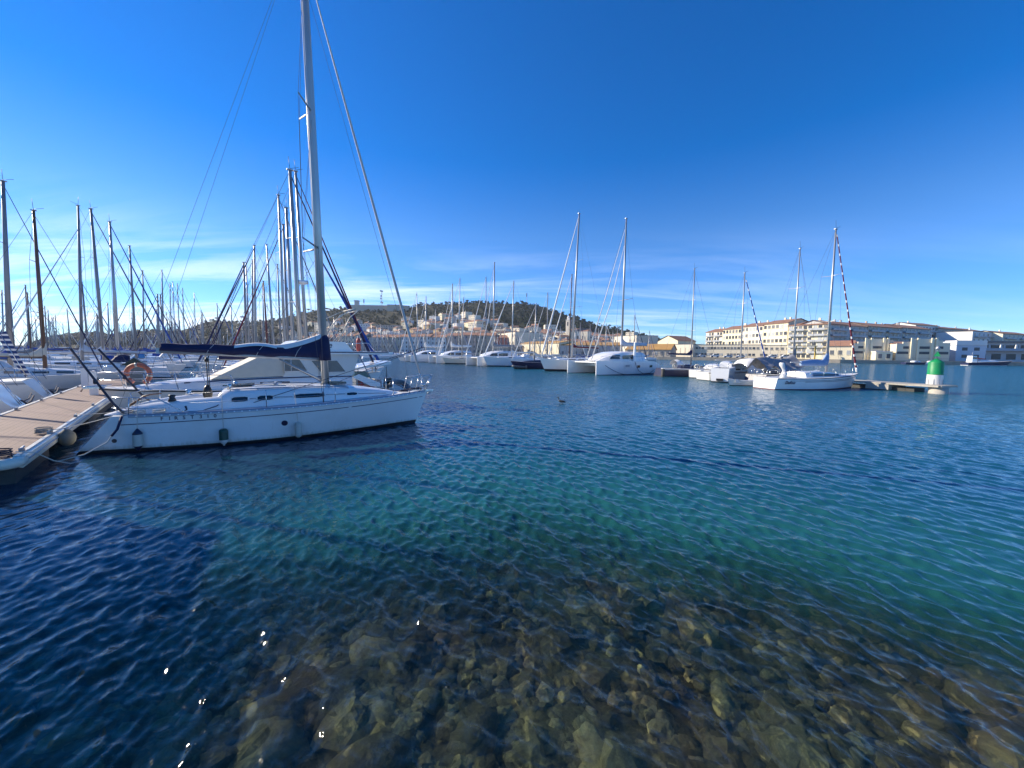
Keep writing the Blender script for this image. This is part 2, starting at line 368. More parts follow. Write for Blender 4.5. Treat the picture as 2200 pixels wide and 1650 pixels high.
    gl = N(t, 'ShaderNodeBsdfGlossy', inp={'Roughness': 0.06, 'Color': (0.95, 0.97, 1, 1)}); L(t, bp2, 0, gl, 'Normal')
    rg = N(t, 'ShaderNodeMapRange', inp={'From Min': 10, 'From Max': 90, 'To Min': 0.075, 'To Max': 0.11}); L(t, far, 'Value', rg, 0); L(t, rg, 0, gl, 'Roughness')
    fr = N(t, 'ShaderNodeFresnel', inp={'IOR': 1.33}); L(t, bp2, 0, fr, 'Normal')
    # far off, the wave faces that are seen tilt towards the viewer: the mean reflectance levels off
    cap = N(t, 'ShaderNodeMapRange', inp={'From Min': 8, 'From Max': 90, 'To Min': 0.8, 'To Max': 0.50}); L(t, far, 'Value', cap, 0)
    frc = MT(t, 'MINIMUM', fr.outputs[0], cap.outputs[0])
    mg = N(t, 'ShaderNodeMixShader'); t.links.new(frc, mg.inputs[0]); L(t, mb, 0, mg, 1); L(t, gl, 0, mg, 2)
    L(t, mg, 0, out, 'Surface'); return m
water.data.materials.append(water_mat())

# ------------------------------------------------------------------ seabed with rocks
def bed_z(x, y):
    z = -0.34 - 0.11*max(0, y-1.5) - 0.03*max(0, abs(x)-2)
    return max(z, -5.0)
def rock_mat():
    m = bpy.data.materials.new('algae_rock'); m.use_nodes = True; t = m.node_tree; b = t.nodes['Principled BSDF']; b.inputs['Roughness'].default_value = 0.9
    c = N(t, 'ShaderNodeNewGeometry')
    n1 = N(t, 'ShaderNodeTexNoise', inp={'Scale': 3.6, 'Detail': 9.0, 'Roughness': 0.78, 'Distortion': 0.9}); L(t, c, 'Position', n1, 'Vector')
    r = N(t, 'ShaderNodeValToRGB'); e = r.color_ramp.elements; L(t, n1, 0, r, 0)
    e[0].position = 0.30; e[0].color = (0.05, 0.06, 0.03, 1); e[1].position = 0.78; e[1].color = (0.55, 0.50, 0.27, 1)
    for p, cc in ((0.45, (0.15, 0.13, 0.075, 1)), (0.56, (0.24, 0.22, 0.11, 1)), (0.66, (0.33, 0.29, 0.16, 1))):
        x = e.new(p); x.color = cc
    n2 = N(t, 'ShaderNodeTexNoise', inp={'Scale': 0.9, 'Detail': 3.0}); L(t, c, 'Position', n2, 'Vector')
    mr = N(t, 'ShaderNodeMapRange', inp={'From Min': 0.47, 'From Max': 0.66, 'To Max': 0.65}); L(t, n2, 0, mr, 0)
    mx = N(t, 'ShaderNodeMix', data_type='RGBA'); L(t, mr, 0, mx, 0); L(t, r, 0, mx, 6); mx.inputs[7].default_value = (0.17, 0.085, 0.045, 1)
    L(t, mx, 2, b, 'Base Color')
    n3 = N(t, 'ShaderNodeTexNoise', inp={'Scale': 14.0, 'Detail': 5.0}); L(t, c, 'Position', n3, 'Vector')
    bp = N(t, 'ShaderNodeBump', inp={'Strength': 0.8, 'Distance': 0.04}); L(t, n3, 0, bp, 'Height'); L(t, bp, 0, b, 'Normal')
    ri = N(t, 'ShaderNodeMapRange', inp={'From Min': 0.0, 'From Max': 1.0, 'To Min': 0.5, 'To Max': 1.7}); rp = MT(t, 'POWER', c.outputs['Random Per Island'], bv=2.0); t.links.new(rp, ri.inputs[0])
    mm_ = N(t, 'ShaderNodeVectorMath', op='SCALE'); L(t, mx, 2, mm_, 0); L(t, ri, 0, mm_, 'Scale'); L(t, mm_, 0, b, 'Base Color'); return m
rockm = rock_mat()
def build_bed():
    xs = np.concatenate([[-3000, -300, -60], np.linspace(-16, 22, 200), [60, 300, 3000]]); ys = np.concatenate([[-3000, -50, -4], np.linspace(0, 16, 110), [40, 120, 3000]])
    rows = []
    for y in ys:
        row = []
        for x in xs:
            z = bed_z(x, y) + 0.16*mnoise.noise(Vector((x*0.9, y*0.9, 0))) + 0.08*mnoise.noise(Vector((x*2.7, y*2.7, 4)))
            row.append((x, y, z if -50 < x < 50 and -5 < y < 30 else -5.2))
        rows.append(row)
    m = MB(); m.grid(rows); m.build('seabed', rockm, kind='structure')
    m = MB()
    import bmesh
    bm = bmesh.new(); bmesh.ops.create_icosphere(bm, subdivisions=2, radius=1.0); bv = [v.co.copy() for v in bm.verts]; bf = [tuple(v.index for v in f.verts) for f in bm.faces]; bm.free()
    for i in range(3600):
        y = 1.3+7.5*rnd.random()**1.15; x = rnd.uniform(-1.4*y-1, 1.4*y+1); s = rnd.uniform(0.035, 0.105)*(1.0 if rnd.random() < .92 else 2.3)
        sx, sy, sz = s*rnd.uniform(.8, 1.5), s*rnd.uniform(.8, 1.4), s*rnd.uniform(.45, .8); a = rnd.uniform(0, 6.28)
        o = Vector((x, y, bed_z(x, y)+0.3*sz)); sd_ = rnd.uniform(0, 100)
        vs = []
        for v in bv:
            k = 1+0.55*mnoise.noise(v*1.3+Vector((sd_, 0, 0)))+0.25*mnoise.noise(v*3.5+Vector((sd_, 0, 0)))
            p = Vector((v.x*sx*k, v.y*sy*k, v.z*sz*k)); vs.append(Matrix.Rotation(a, 3, 'Z')@p+o)
        m.add(vs, bf, 0, i % 3 == 0)
    m.build('submerged_rocks', rockm, kind='stuff', label='algae covered rocks lying on the bottom of the clear shallow water', category='rocks')
build_bed()
# ------------------------------------------------------------------ boats: shared shapes
def hull_fn(Lw, B, f0, f1, rs=0.3, rb=0.35, ws=0.72, sag=0.05, tmax=0.42, bowp=2.2):
    """x,y,z of the starboard side at station t and height fraction; z absolute below the waterline"""
    def bd(t):
        if t < tmax: return B/2*(ws+(1-ws)*math.sin(math.pi/2*t/tmax))
        u = (t-tmax)/(1-tmax); return B/2*max(0.006, (1-u**bowp))
    def sheer(t): return f0+(f1-f0)*t**1.4-sag*math.sin(math.pi*t)
    def pt(t, zf):
        zs = sheer(t); z = zf*zs if zf >= 0 else zf
        k = max(0.0, zf)
        b = bd(t); bw = b*(0.90-0.42*max(0, (t-0.45)/0.55)**1.2)
        y = bw+(b-bw)*(k**0.7)
        if zf < 0: y = bw*(1+zf*0.9)
        x = (rs*z)*(1-t) + t*(Lw+rb*z/f1)
        return x, y, z
    return pt, sheer, bd
def hull_mesh(hf, n=22, boot=0.05, levels=(1, .93, .8, .6, .4, .2, .09, .03, -.12, -.4), transom=True, band=None):
    pt, sheer, bd = hf; m = MB(); rows = {1: [], -1: []}
    for sgn in (1, -1):
        for i in range(n+1):
            t = i/n; t = 1-(1-t)**1.15
            rows[sgn].append([Vector((p[0], sgn*p[1], p[2])) for p in (pt(t, z) for z in levels)])
    for sgn in (1, -1):
        R = rows[sgn]; nl = len(levels); vs = [p for r in R for p in r]; o = len(m.v); m.v += [tuple(v) for v in vs]
        for i in range(n):
            for j in range(nl-1):
                a, b, c, d = i*nl+j, i*nl+j+1, (i+1)*nl+j+1, (i+1)*nl+j
                f = (a, b, c, d) if sgn > 0 else (a, d, c, b)
                mi = 1 if levels[j+1] < 0.05 else (2 if band and levels[j] == 1 else 0)
                m.f.append(tuple(o+k for k in f)); m.m.append(mi); m.sm.append(True)
    # transom
    if transom:
        for j in range(len(levels)-1):
            a = rows[1][0][j]; b = rows[1][0][j+1]; c = rows[-1][0][j+1]; d = rows[-1][0][j]
            m.add([a, b, c, d], [(0, 3, 2, 1)], 1 if levels[j+1] < 0.05 else 0)
    return m
def deck_mesh(hf, n=22, dz=0.0, t0=0.0, t1=1.0, cock=None, inset=0.0):
    """deck between the sheer lines; cock=(ta,tb,halfwidth,depth) sinks a well"""
    pt, sheer, bd = hf; m = MB(); 
    ts = [t0+(t1-t0)*i/n for i in range(n+1)]
    for i in range(n):
        P = []
        for t in (ts[i], ts[i+1]):
            x, y, z = pt(t, 1.0); P.append((x, max(0.003, y-inset), z+dz))
        (xa, ya, za), (xb, yb, zb) = P; cam_ = 0.035
        tm = (ts[i]+ts[i+1])/2
        if cock and cock[0] <= tm <= cock[1]:
            w, d = cock[2], cock[3]
            for s in (1, -1):
                q = [(xa, s*ya, za), (xb, s*yb, zb), (xb, s*w, zb+cam_), (xa, s*w, za+cam_)]
                m.add(q, [(0, 1, 2, 3) if s > 0 else (0, 3, 2, 1)])
                q = [(xa, s*w, za+cam_), (xb, s*w, zb+cam_), (xb, s*w, zb-d), (xa, s*w, za-d)]
                m.add(q, [(0, 1, 2, 3) if s > 0 else (0, 3, 2, 1)])
            m.add([(xa, w, za-d), (xb, w, zb-d), (xb, -w, zb-d), (xa, -w, za-d)], [(0, 3, 2, 1)])
        else:
            for s in (1, -1):
                q = [(xa, s*ya, za), (xb, s*yb, zb), (xb, 0, zb+cam_), (xa, 0, za+cam_)]
                m.add(q, [(0, 1, 2, 3) if s > 0 else (0, 3, 2, 1)], 0, True)
    return m
def cabin_mesh(st, n_arc=7, mi=0):
    """stations of (x, halfwidth at base, z base, height, crown)"""
    rows = []
    for (x, w, z, h, cr) in st:
        r = [(x, -w, z), (x, -w*0.93, z+h*0.55), (x, -w*0.84, z+h*0.92)]
        for k in range(1, n_arc): 
            a = -1+2*k/n_arc; r.append((x, w*0.78*a, z+h+cr*(1-a*a)))
        r += [(x, w*0.84, z+h*0.92), (x, w*0.93, z+h*0.55), (x, w, z)]
        rows.append(r)
    m = MB(); m.grid(rows, mi, True)
    for r, fl in ((rows[0], False), (rows[-1], True)):
        n = len(r); m.add(r, [tuple(range(n)) if fl else tuple(range(n-1, -1, -1))], mi)
    return m
def sail_cover(x0, x1, z, h0, h1, w=0.13, hump=0.0, n=16, lean=0.0, flop=0.0, seed=0):
    """cover over a boom from x0 (aft end) to x1 (mast); rises to the mast"""
    rows = []
    for i in range(n+1):
        u = i/n; x = x0+(x1-x0)*u
        h = h0+(h1-h0)*max(0, (u-0.78)/0.22)**1.5 + hump*math.sin(math.pi*u)
        ww = w*(0.7+0.5*math.sin(math.pi*min(1, u*1.05))) + 0.015*math.sin(u*31+seed)
        r = []
        for k in range(12):
            a = 2*math.pi*k/12
            r.append((x + (lean*(0.5+0.5*math.cos(a))*u if False else 0), ww*math.sin(a)*(1.0 if math.cos(a) < 0 else 0.75)+flop*math.sin(3*u+seed), z+h*0.5+h*0.5*math.cos(a)+0.012*math.sin(u*40+k+seed)))
        rows.append(r)
    m = MB(); m.grid(rows, 0, True, close=True)
    m.add(rows[0], [tuple(range(12))]); m.add(rows[-1], [tuple(range(11, -1, -1))]); return m
def mast_mesh(x, zb, zt, r, rake=0.012, mi=0):
    m = MB(); H = zt-zb
    m.tube([(x, 0, zb), (x-rake*H*.5, 0, zb+H*.5), (x-rake*H, 0, zt)], [r*.72, r*0.69, r*0.45], 10, ell=1.5)
    m.box((x-rake*H, 0, zt+0.03), (r*2.6, r*1.3, 0.05))     # masthead crane
    return m
def spreaders(x, zs, zb, rake, ln, mm, par, sweep=0.25, r=0.022):
    for z, l in zip(zs, ln):
        xx = x-rake*(z-zb); m = MB()
        m.tube([(xx-l*sweep, -l, z+0.05*l), (xx, 0, z), (xx-l*sweep, l, z+0.05*l)], [r*.8, r*1.2, r*0.8], 5)
        m.build('spreader', mm, par)

def R3(a): return math.cos(a), math.sin(a)

# generic moored sailing boat ------------------------------------------------
def sailboat(label, loc, rz, Lw=9.0, B=3.1, mast=13.0, mx=None, cover='white', group=None, hullm=None, stripecol=None, stay='white', detail=2, rake=0.012,
             mastm=None, mr=0.085, boot=None, f0=0.95, f1=1.3, spr=2, stayw=0.05, sprayhood=None, rs=0.35, crowd=False, cat='sailboat', windows=True, boomz=1.1, stays=True, fender=None, name='sailboat', traditional=False, radar=False, lift=0):
    t = thing(name, label, cat, loc, rz, group)
    hullm = hullm or gel; mx = mx or Lw*0.56
    hf = hull_fn(Lw*0.97, B, f0, f1, rs=(-0.5 if traditional else rs), rb=Lw*0.07)
    hullM = [hullm, boot or antif, hullm]
    h = hull_mesh(hf, n=14 if detail > 1 else 8, levels=(1, .8, .5, .25, .07, .03, -.25)).build('hull', hullM, t)
    if stripecol:
        m = MB()
        for s in (1, -1):
            rows = [[(p[0], s*(p[1]+0.012), p[2]) for p in (hf[0](i/12, z) for z in (.93, .85))] for i in range(13)]
            m.grid(rows)
        m.build('stripe', stripecol, h)
    deck_mesh(hf, n=12, cock=(0.06, 0.34, B*0.22, 0.35) if detail > 1 else None).build('deck', deckm, t)
    sh = hf[1]; x0, x1 = Lw*0.33, Lw*0.80
    zc = sh(.45)
    cst = [(x0, B*0.31, zc-.02, 0.42, 0.06), (x0+.3, B*.32, zc-.02, .46, .07), (Lw*.5, B*.31, zc-.01, .42, .07), (Lw*.66, B*.24, sh(.66)-.01, .28, .06), (x1, B*.12, sh(.8)-.01, .06, .03)]
    cb = cabin_mesh(cst).build('cabin', hullm, t)
    if windows:
        for s in (1, -1):
            m = MB(); n = 4
            for k in range(3 if detail > 1 else 1):
                xa = x0+.5+k*Lw*.12; xb = xa+Lw*.085
                if detail <= 1: xb = xa+Lw*.28
                def wy(x): 
                    u = (x-x0)/(x1-x0); return B*.31*(1-.45*max(0, u-.3))
                m.add([(xa, s*(wy(xa)*.955+.02), zc+.16), (xb, s*(wy(xb)*.955+.02), zc+.16), (xb, s*(wy(xb)*.93+.02), zc+.30), (xa, s*(wy(xa)*.93+.02), zc+.30)], [(0, 1, 2, 3)])
            m.build('window', glassd, cb)
    zb = zc+0.42
    M = mast_mesh(mx, zb, mast, mr, rake).build('mast', mastm or alu, t)
    if detail >= 1:
        H = mast-zb
        zs = [zb+H*.36, zb+H*.68][:spr] if spr > 1 else [zb+H*.5]
        spreaders(mx, zs, zb, rake, [B*.34, B*.26], mastm or alu, M)
        if detail > 1:
            m = MB(); topx = mx-rake*H
            m.tube([(topx, 0, mast+.05), (topx-.05, 0.02, mast+.75)], .012, 4); m.tube([(topx, 0, mast+.1), (topx+.45, 0, mast+.28)], .012, 4)
            m.tube([(topx, 0, mast), (topx, 0, mast+.12)], .02, 4); m.build('antenna', black, M)
    if stays:
        m = MB(); H = mast-zb; topx = mx-rake*H; rw = 0.009 if detail > 1 else 0.012
        m.tube([(0.25, 0, f0), (topx, 0, mast)], rw, 4)
        bowx = Lw*.97+Lw*.05
        for s in (1, -1):
            yy = B*.44; a = (mx-.25, s*yy, sh(.55))
            pts = [a]
            zs2 = [zb+H*.36, zb+H*.68][:spr] if spr > 1 else [zb+H*.5]
            for z, l in zip(zs2, [B*.34, B*.26]): pts.append((mx-rake*(z-zb)-l*.25, s*l, z))
            pts.append((topx, 0, mast-.1)); m.tube(pts, rw, 4)
            m.tube([(mx+.1, s*yy, sh(.55)), (mx-rake*H*.36, 0, zs2[0]-.05)], rw, 4)
        m.build('rigging', wire, t)
        sm = {'white': whitec, 'blue': bluec, 'navy': navy, 'grey': greyc, 'maroon': redc, 'none': None, 'bare': wire}[stay]
        ft = (topx+.02, 0, mast-.25-lift); fb = (bowx-.05, 0, f1+.15)
        m = MB()
        if sm is wire: m.tube([fb, ft], rw*1.3, 4)
        elif sm: m.tube([fb, tuple(fb[i]+(ft[i]-fb[i])*.06 for i in range(3)), tuple(fb[i]+(ft[i]-fb[i])*.45 for i in range(3)), ft], [stayw*.5, stayw*1.25, stayw, stayw*.45], 7)
        if sm: m.build('furled_foresail' if sm is not wire else 'forestay', sm, t)
    bz = zb+boomz-.35; be = mx-Lw*.40
    m = MB(); m.tube([(mx-.1, 0, bz), (be, 0, bz+.06)], .055, 7); bo = m.build('boom', mastm or alu, t)
    cm = {'white': whitec, 'blue': bluec, 'navy': navy, 'grey': greyc, 'pale': palec, 'maroon': redc, 'beige': beigec, 'sky': skyc, 'none': None, None: None}[cover]
    if cm: sail_cover(be+.05, mx+.1, bz+.03, .22, 1.0 if detail > 1 else .7, .13, seed=Lw*3).build('sail_cover', cm, t)
    if sprayhood:
        shm = {'blue': bluec, 'navy': navy, 'grey': greyc, 'white': whitec, 'beige': beigec, 'sky': skyc}[sprayhood]
        rows = []
        for (x, w, hh) in ((x0-.55, B*.30, .62), (x0-.1, B*.31, .70), (x0+.35, B*.30, .50), (x0+.65, B*.26, .08)):
            rows.append([(x, w*math.cos(math.pi*k/10), zc+.40+hh*math.sin(math.pi*k/10)**.8) for k in range(11)])
        m = MB(); m.grid(rows); m.build('sprayhood', shm, t)
    if detail > 1:
        m = MB(); pt = hf[0]
        for s in (1, -1):
            xs = []
            for i in range(8):
                tt = .02+.94*i/7; x, y, z = pt(tt, 1); x = min(x, Lw*1.0)
                hh = .58; m.tube([(x, s*(y-.05), z), (x, s*(y-.05), z+hh)], .013, 5); xs.append((x, s*(y-.05), z+hh))
            m.tube(xs, .007, 4); m.tube([(a, b, c-.28) for a, b, c in xs], .006, 4)
        x, y, z = pt(.97, 1)
        m.tube([(x, y, z+.58), (Lw*1.03, 0, z+.66), (x, -y, z+.58)], .016, 6)
        m.tube([(Lw*1.03, 0, z+.66), (Lw*1.02, 0, z+.1)], .013, 5)
        x, y, z = pt(.02, 1)
        m.tube([(x+.6, y, z+.58), (x, y-.1, z+.62), (x-.02, 0.3, z+.62)], .016, 6); m.tube([(x+.6, -y, z+.58), (x, -y+.1, z+.62), (x-.02, -.3, z+.62)], .016, 6)
        m.build('guardrail', steel, t)
    if radar:
        m = MB(); zz = zb+(mast-zb)*radar; m.lathe((mx+.35-rake*(zz-zb), 0, zz), [(0, -.1), (.24, -.09), (.28, 0), (.24, .09), (0, .11)], 12); m.box((mx+.16, 0, zz-.12), (.4, .06, .04))
        m.build('radar', gel, M)
    return t, hf
# ------------------------------------------------------------------ the pontoon on the left
PU = Vector((-0.65, 0.76, 0)).normalized(); PV = Vector((0.76, 0.65, 0)).normalized()
P0 = Vector((-9.92, 7.58, 0)); PANG = math.atan2(PV.y, PV.x)          # local +x = PV (boats point out), local +y = PU (along)
def PP(s, p, z=0.0): v = P0+PU*s+PV*p; return Vector((v.x, v.y, z))
def make_pontoon():
    # local frame: x across (0 = near edge, negative = far edge), y along
    a = math.atan2(PV.y, PV.x)
    t = thing('floating_pontoon', 'long wooden decked pontoon with pale rounded edge beam and dark floats on the left', 'pontoon', P0, a)
    m = MB(); Lg = 95
    m.box((-1.05, Lg/2+.15, .52), (1.86, Lg-.1, .05)); m.build('decking', pontdeck, t)
    m = MB()
    prof = [(0.0, .30), (.05, .36), (.06, .46), (.03, .54), (-.03, .565), (-.12, .565), (-.12, .34)]
    m.prism([(x, z) for x, z in prof], .25, Lg, axis='Y')
    m.prism([(-2.1-x, z) for x, z in prof][::-1], .25, Lg, axis='Y')
    # rounded end beam
    pts = [(-.03, .3, .45), (-.06, .12, .45), (-.16, .02, .45), (-.35, -.02, .45), (-1.75, -.02, .45), (-1.95, .02, .45), (-2.04, .12, .45), (-2.07, .3, .45)]
    m.tube(pts, .115, 8); m.build('edge_beam', cream, t)
    m = MB(); m.box((.01, Lg/2, .47), (.14, Lg-.7, .02)); m.box((-.03, Lg/2, .575), (.02, Lg-.7, .014)); m.build('edge_groove', greys, t)
    for k in range(9): m = MB(); m.box((-1.05, 1.5+k*10.5, .02), (1.9, 7.5 if k else 2.6, .6)); m.build('float', dconcrete, t)
    for y in (.75, 3.0, 6.2, 9.4, 12.6, 16, 20):
        for x in (-.1, -1.95):
            m = MB(); m.box((x, y, .585), (.07, .12, .05)); m.tube([(x, y-.15, .64), (x, y-.08, .63), (x, y+.08, .63), (x, y+.15, .64)], .022, 6)
            m.build('cleat', greys, t)
    return t
make_pontoon()
def rope_thing(label, pts, r=.014, m_=None, name='mooring_rope', group=None, sag=0.0, n=12):
    P = [Vector(p) for p in pts]; Q = []
    if len(P) == 2:
        for i in range(n+1):
            u = i/n; p = P[0].lerp(P[1], u); p.z -= sag*4*u*(1-u); Q.append(p)
    else: Q = P
    o = Q[0].copy(); m = MB(); m.tube([q-o for q in Q], r, 6)
    ob = m.build(name, m_ or rope, loc=o); ob['label'] = label; ob['category'] = 'rope'
    if group: ob['group'] = group
    return ob
# utility pillars on the pontoon
def pillar(label, s, p, h=1.05, col=gel):
    c = PP(s, p, .545); t = thing('service_pillar', label, 'service pillar', c, PANG)
    m = MB(); m.box((0, 0, h/2), (.28, .3, h), taper=.94); m.build('post', col, t)
    m = MB(); m.box((0, 0, h+.05), (.32, .34, .10), taper=.8); m.build('cap', greys, t)
    m = MB()
    for s_ in (-1, 1): m.box((s_*.142, 0, h*.62), (.02, .16, .22))
    m.build('socket', black, t)
pillar('tall white service pillar on the pontoon behind the stern of the nearest boat', (G(203, 848, .55)-P0).dot(PU), (G(203, 848, .55)-P0).dot(PV), 1.15, gel)
pillar('white service pillar beside the hut with the peaked roof', 19.5, -1.6, 1.1)
pillar('white service pillar on the far deck beyond the orange lifebuoy', 30, -.4, 1.2)
# service hut with a dark peaked roof and the lifebuoy
def hut():
    c = G(293, 826, .55); t = thing('service_hut', 'small grey cabinet with dark green peaked roof standing on the pontoon', 'hut', c, PANG)
    m = MB(); m.box((0, 0, .60), (.8, .8, 1.2)); m.build('body', mat('hut_grey', (.16, .18, .18), .6), t)
    m = MB(); m.prism([(-.55, 1.2), (.55, 1.2), (0, 1.66)], -.5, .5, axis='Y'); m.build('roof', mat('hut_roof', (.015, .035, .03), .5), t)
hut()
def lifebuoy(label, c, rz, r=.38, rr=.085):
    t = thing('lifebuoy', label, 'lifebuoy', c, rz)
    m = MB(); n = 26; a0 = R_(-62); a1 = R_(242)
    pts = [(r*math.cos(a0+(a1-a0)*i/n), 0, r*math.sin(a0+(a1-a0)*i/n)) for i in range(n+1)]
    m.tube(pts, rr, 10); m.build('ring', orange, t)
    for i in (4, 13, 22):
        m = MB(); p = Vector(pts[i]); q = Vector(pts[i+1]); m.tube([p, q], rr*1.06, 10); m.build('band', fendw, t)
lifebuoy('orange horseshoe lifebuoy hanging in front of the small green roofed hut', AT(297, 804, 15.6), R_(20))
lb = PP(23, -.6, .55)

# ------------------------------------------------------------------ the nearest sailing boat
BA = R_(27.77)
BO = Vector((-11.80, 10.72, 0))
def near_boat():
    t = thing('sailboat', 'large white sailboat nearest the camera, moored stern to the pontoon, navy boom cover', 'sailboat', BO, BA)
    B = 3.15; Lw = 9.05; f0 = .98; f1 = 1.25
    hf = hull_fn(Lw, B, f0, f1, rs=.78, rb=.50, ws=.74, sag=.02, tmax=.42, bowp=2.1); pt, sh, bd = hf
    lev = (1, .97, .9, .8, .65, .5, .35, .2, .1, .035, -.12, -.4)
    HL = hull_mesh(hf, n=34, levels=lev).build('hull', [nearhull, antif, nearhull], t)
    def side(x, z, off=.004, s=-1):
        # point on the topside at local x and height z
        lo, hi = 0.0, 1.0
        for _ in range(40):
            mid = (lo+hi)/2; zz = min(1, z/sh(mid)); p = pt(mid, zz)
            if p[0] < x: lo = mid
            else: hi = mid
        p = pt(lo, min(1, z/sh(lo))); return Vector((x, s*(p[1]+off), z))
    # thin navy line and toe rail
    m = MB()
    for s in (-1, 1):
        for xa, xb in ((.95, 6.55), (6.65, 9.1), (9.17, 9.32)):
            n = 24; rows = []
            for i in range(n+1):
                x = xa+(xb-xa)*i/n; zc = f0+(f1-f0)*max(0, x/Lw)**1.4-.245+.02*(x/Lw)
                rows.append([side(x, zc+.011, .005, s), side(x, zc-.011, .005, s)])
            m.grid(rows)
    m.build('stripe', stripe, HL)
    m = MB()
    for s in (-1, 1):
        rows = []
        for i in range(33):
            tt = .04+.945*i/32; x, y, z = pt(tt, 1); rows.append([(x, s*(y+.012), z-.05), (x, s*(y+.016), z+.035), (x, s*(y-.015), z+.045), (x, s*(y-.03), z+.005)])
        m.grid(rows)
    for s in (-1, 1):
        for i in range(44):
            tt = .06+.9*i/43; x, y, z = pt(tt, 1); m.box((x, s*(y+.018), z-.01), (.035, .012, .03), 1)
    m.build('toe_rail', [mat('toe_rail_metal', (.34, .36, .40), .35, .7), mat('rail_slot_bright', (.75, .76, .78), .4)], t)
    deck_mesh(hf, n=30, cock=(.0, .315, .62, .34)).build('deck', deckm, t)
    # transom steps and helm area
    m = MB(); 
    m.prism([(.30, .30), (.95, .30), (.95, .62), (.62, .62), (.62, .46), (.30, .46)], -.62, .62); m.build('stern_step', gel, t)
    # coamings
    m = MB()
    for s in (-1, 1):
        st = []
        for (x, w, hgt) in ((.55, .10, .02), (.95, .20, .16), (1.5, .24, .26), (2.2, .24, .31), (2.9, .24, .34), (3.1, .24, .36)):
            z = sh(x/Lw)+.01; yc = s*.84
            st.append([(x, yc-s*w, z), (x, yc-s*w*.95, z+hgt*.8), (x, yc-s*w*.6, z+hgt), (x, yc+s*w*.35, z+hgt*.98), (x, yc+s*w*.8, z+hgt*.6), (x, yc+s*w*1.15, z)])
        m.grid(st)
    m.build('coaming', gel, t)
    # coachroof
    st = []
    for (x, w, hgt, cr) in ((2.95, 1.02, .30, .05), (3.05, 1.04, .47, .06), (3.3, 1.05, .53, .07), (4.2, 1.04, .52, .08), (5.2, .99, .48, .08), (6.0, .90, .43, .08), (6.8, .74, .33, .07), (7.5, .54, .20, .06), (8.1, .34, .08, .04), (8.35, .22, .01, .02)):
        st.append((x, w, sh(x/Lw)+.0, hgt, cr))
    cb = cabin_mesh(st, 9).build('cabin', gel, t)
    def cside(x, hfrac, off=.01):
        for i in range(len(st)-1):
            if st[i][0] <= x <= st[i+1][0]:
                u = (x-st[i][0])/(st[i+1][0]-st[i][0]); w = st[i][1]+(st[i+1][1]-st[i][1])*u; z = st[i][2]+(st[i+1][2]-st[i][2])*u; hh = st[i][3]+(st[i+1][3]-st[i][3])*u
                y = w*(1-.07*hfrac/.55) if hfrac < .55 else w*(.93-.09*(hfrac-.55)/.37)
                return y+off, z+hh*hfrac
        return 0, 0
    for (xa, xb) in ((3.35, 3.75), (4.0, 4.40), (4.98, 5.85), (6.55, 6.88)):
        for s in (-1, 1):
            for nm, g, of, mm in (('window_frame', .045, .004, gel2), ('window', 0, .012, glassd)):
                m = MB(); n = 5; rows = []
                for i in range(n+1):
                    x = xa-g+(xb-xa+2*g)*i/n; y1, z1 = cside(x, .62, of); y0, z0 = cside(x, .36, of)
                    ed = .02 if i in (0, n) else 0
                    rows.append([(x, s*y0, z0-g*.5+ed), (x, s*y1, z1+g*.5-ed)])
                m.grid(rows)
                if nm == 'window_frame': fr = m.build(nm, mm, cb)
                else: m.build(nm, mm, fr) if False else m.build('window', mm, cb)
    m = MB()
    for s in (-1, 1):
        for xs_ in ((4.45, 4.7, 4.93), (5.9, 6.2, 6.5), (6.92, 7.4, 7.9), (3.8, 3.97)):
            m = MB(); m.tube([(x, s*cside(x, .49)[0], cside(x, .49)[1]) for x in xs_], .012, 4); m.build('stripe', greys, cb)
    m = MB()
    for s in (-1, 1):
        pts = [(x, s*(cside(x, .92)[0]-.08), cside(x, .92)[1]+.07) for x in (3.3, 4, 5, 6, 6.6)]; m.tube(pts, .018, 6)
        for p in pts: m.tube([p, (p[0], p[1], p[2]-.07)], .015, 5)
    m.build('grab_rail', mat('grab_rail_grey', (.28, .31, .36), .4, .5), cb)
    m = MB(); m.box((3.42, 0, sh(.4)+.63), (.75, .72, .035)); m.build('hatch', glassd, cb)
    m = MB(); m.box((6.3, 0, sh(.7)+.53), (.55, .55, .06)); m.build('skylight', glassd, cb)
    m = MB(); m.box((4.3, -.62, sh(.45)+.60), (.9, .05, .03)); m.box((4.4, .3, sh(.45)+.63), (.05, .9, .05)); m.build('sheet_track', greys, cb)
    for k, (x, y) in enumerate(((3.25, -.55), (3.25, .55))): m = MB(); m.lathe((x, y, sh(.36)+.56), [(0, 0), (.07, 0), (.05, .07), (.065, .13), (.03, .15), (0, .15)], 12); m.build('cabin_winch', steel, cb)
    # winches on the coaming
    for s in (-1, 1):
        m = MB(); z = sh(.2)+.30; m.lathe((1.95, s*.86, z), [(0, 0), (.10, 0), (.075, .08), (.06, .10), (.09, .17), (.05, .19), (0, .19)], 14); m.build('winch', black if s < 0 else steel, t)
    m = MB(); m.tube([(2.0, -1.02, 1.12), (2.05, -1.07, .99), (2.2, -1.09, .98), (2.32, -1.08, 1.06), (2.28, -1.05, 1.16)], .028, 6); m.tube([(2.3, -1.08, 1.0), (2.7, -1.1, 1.03), (3.0, -1.12, 1.13), (3.05, -1.1, 1.17)], .014, 6)
    m.build('sheet_rope', ropeb, t)
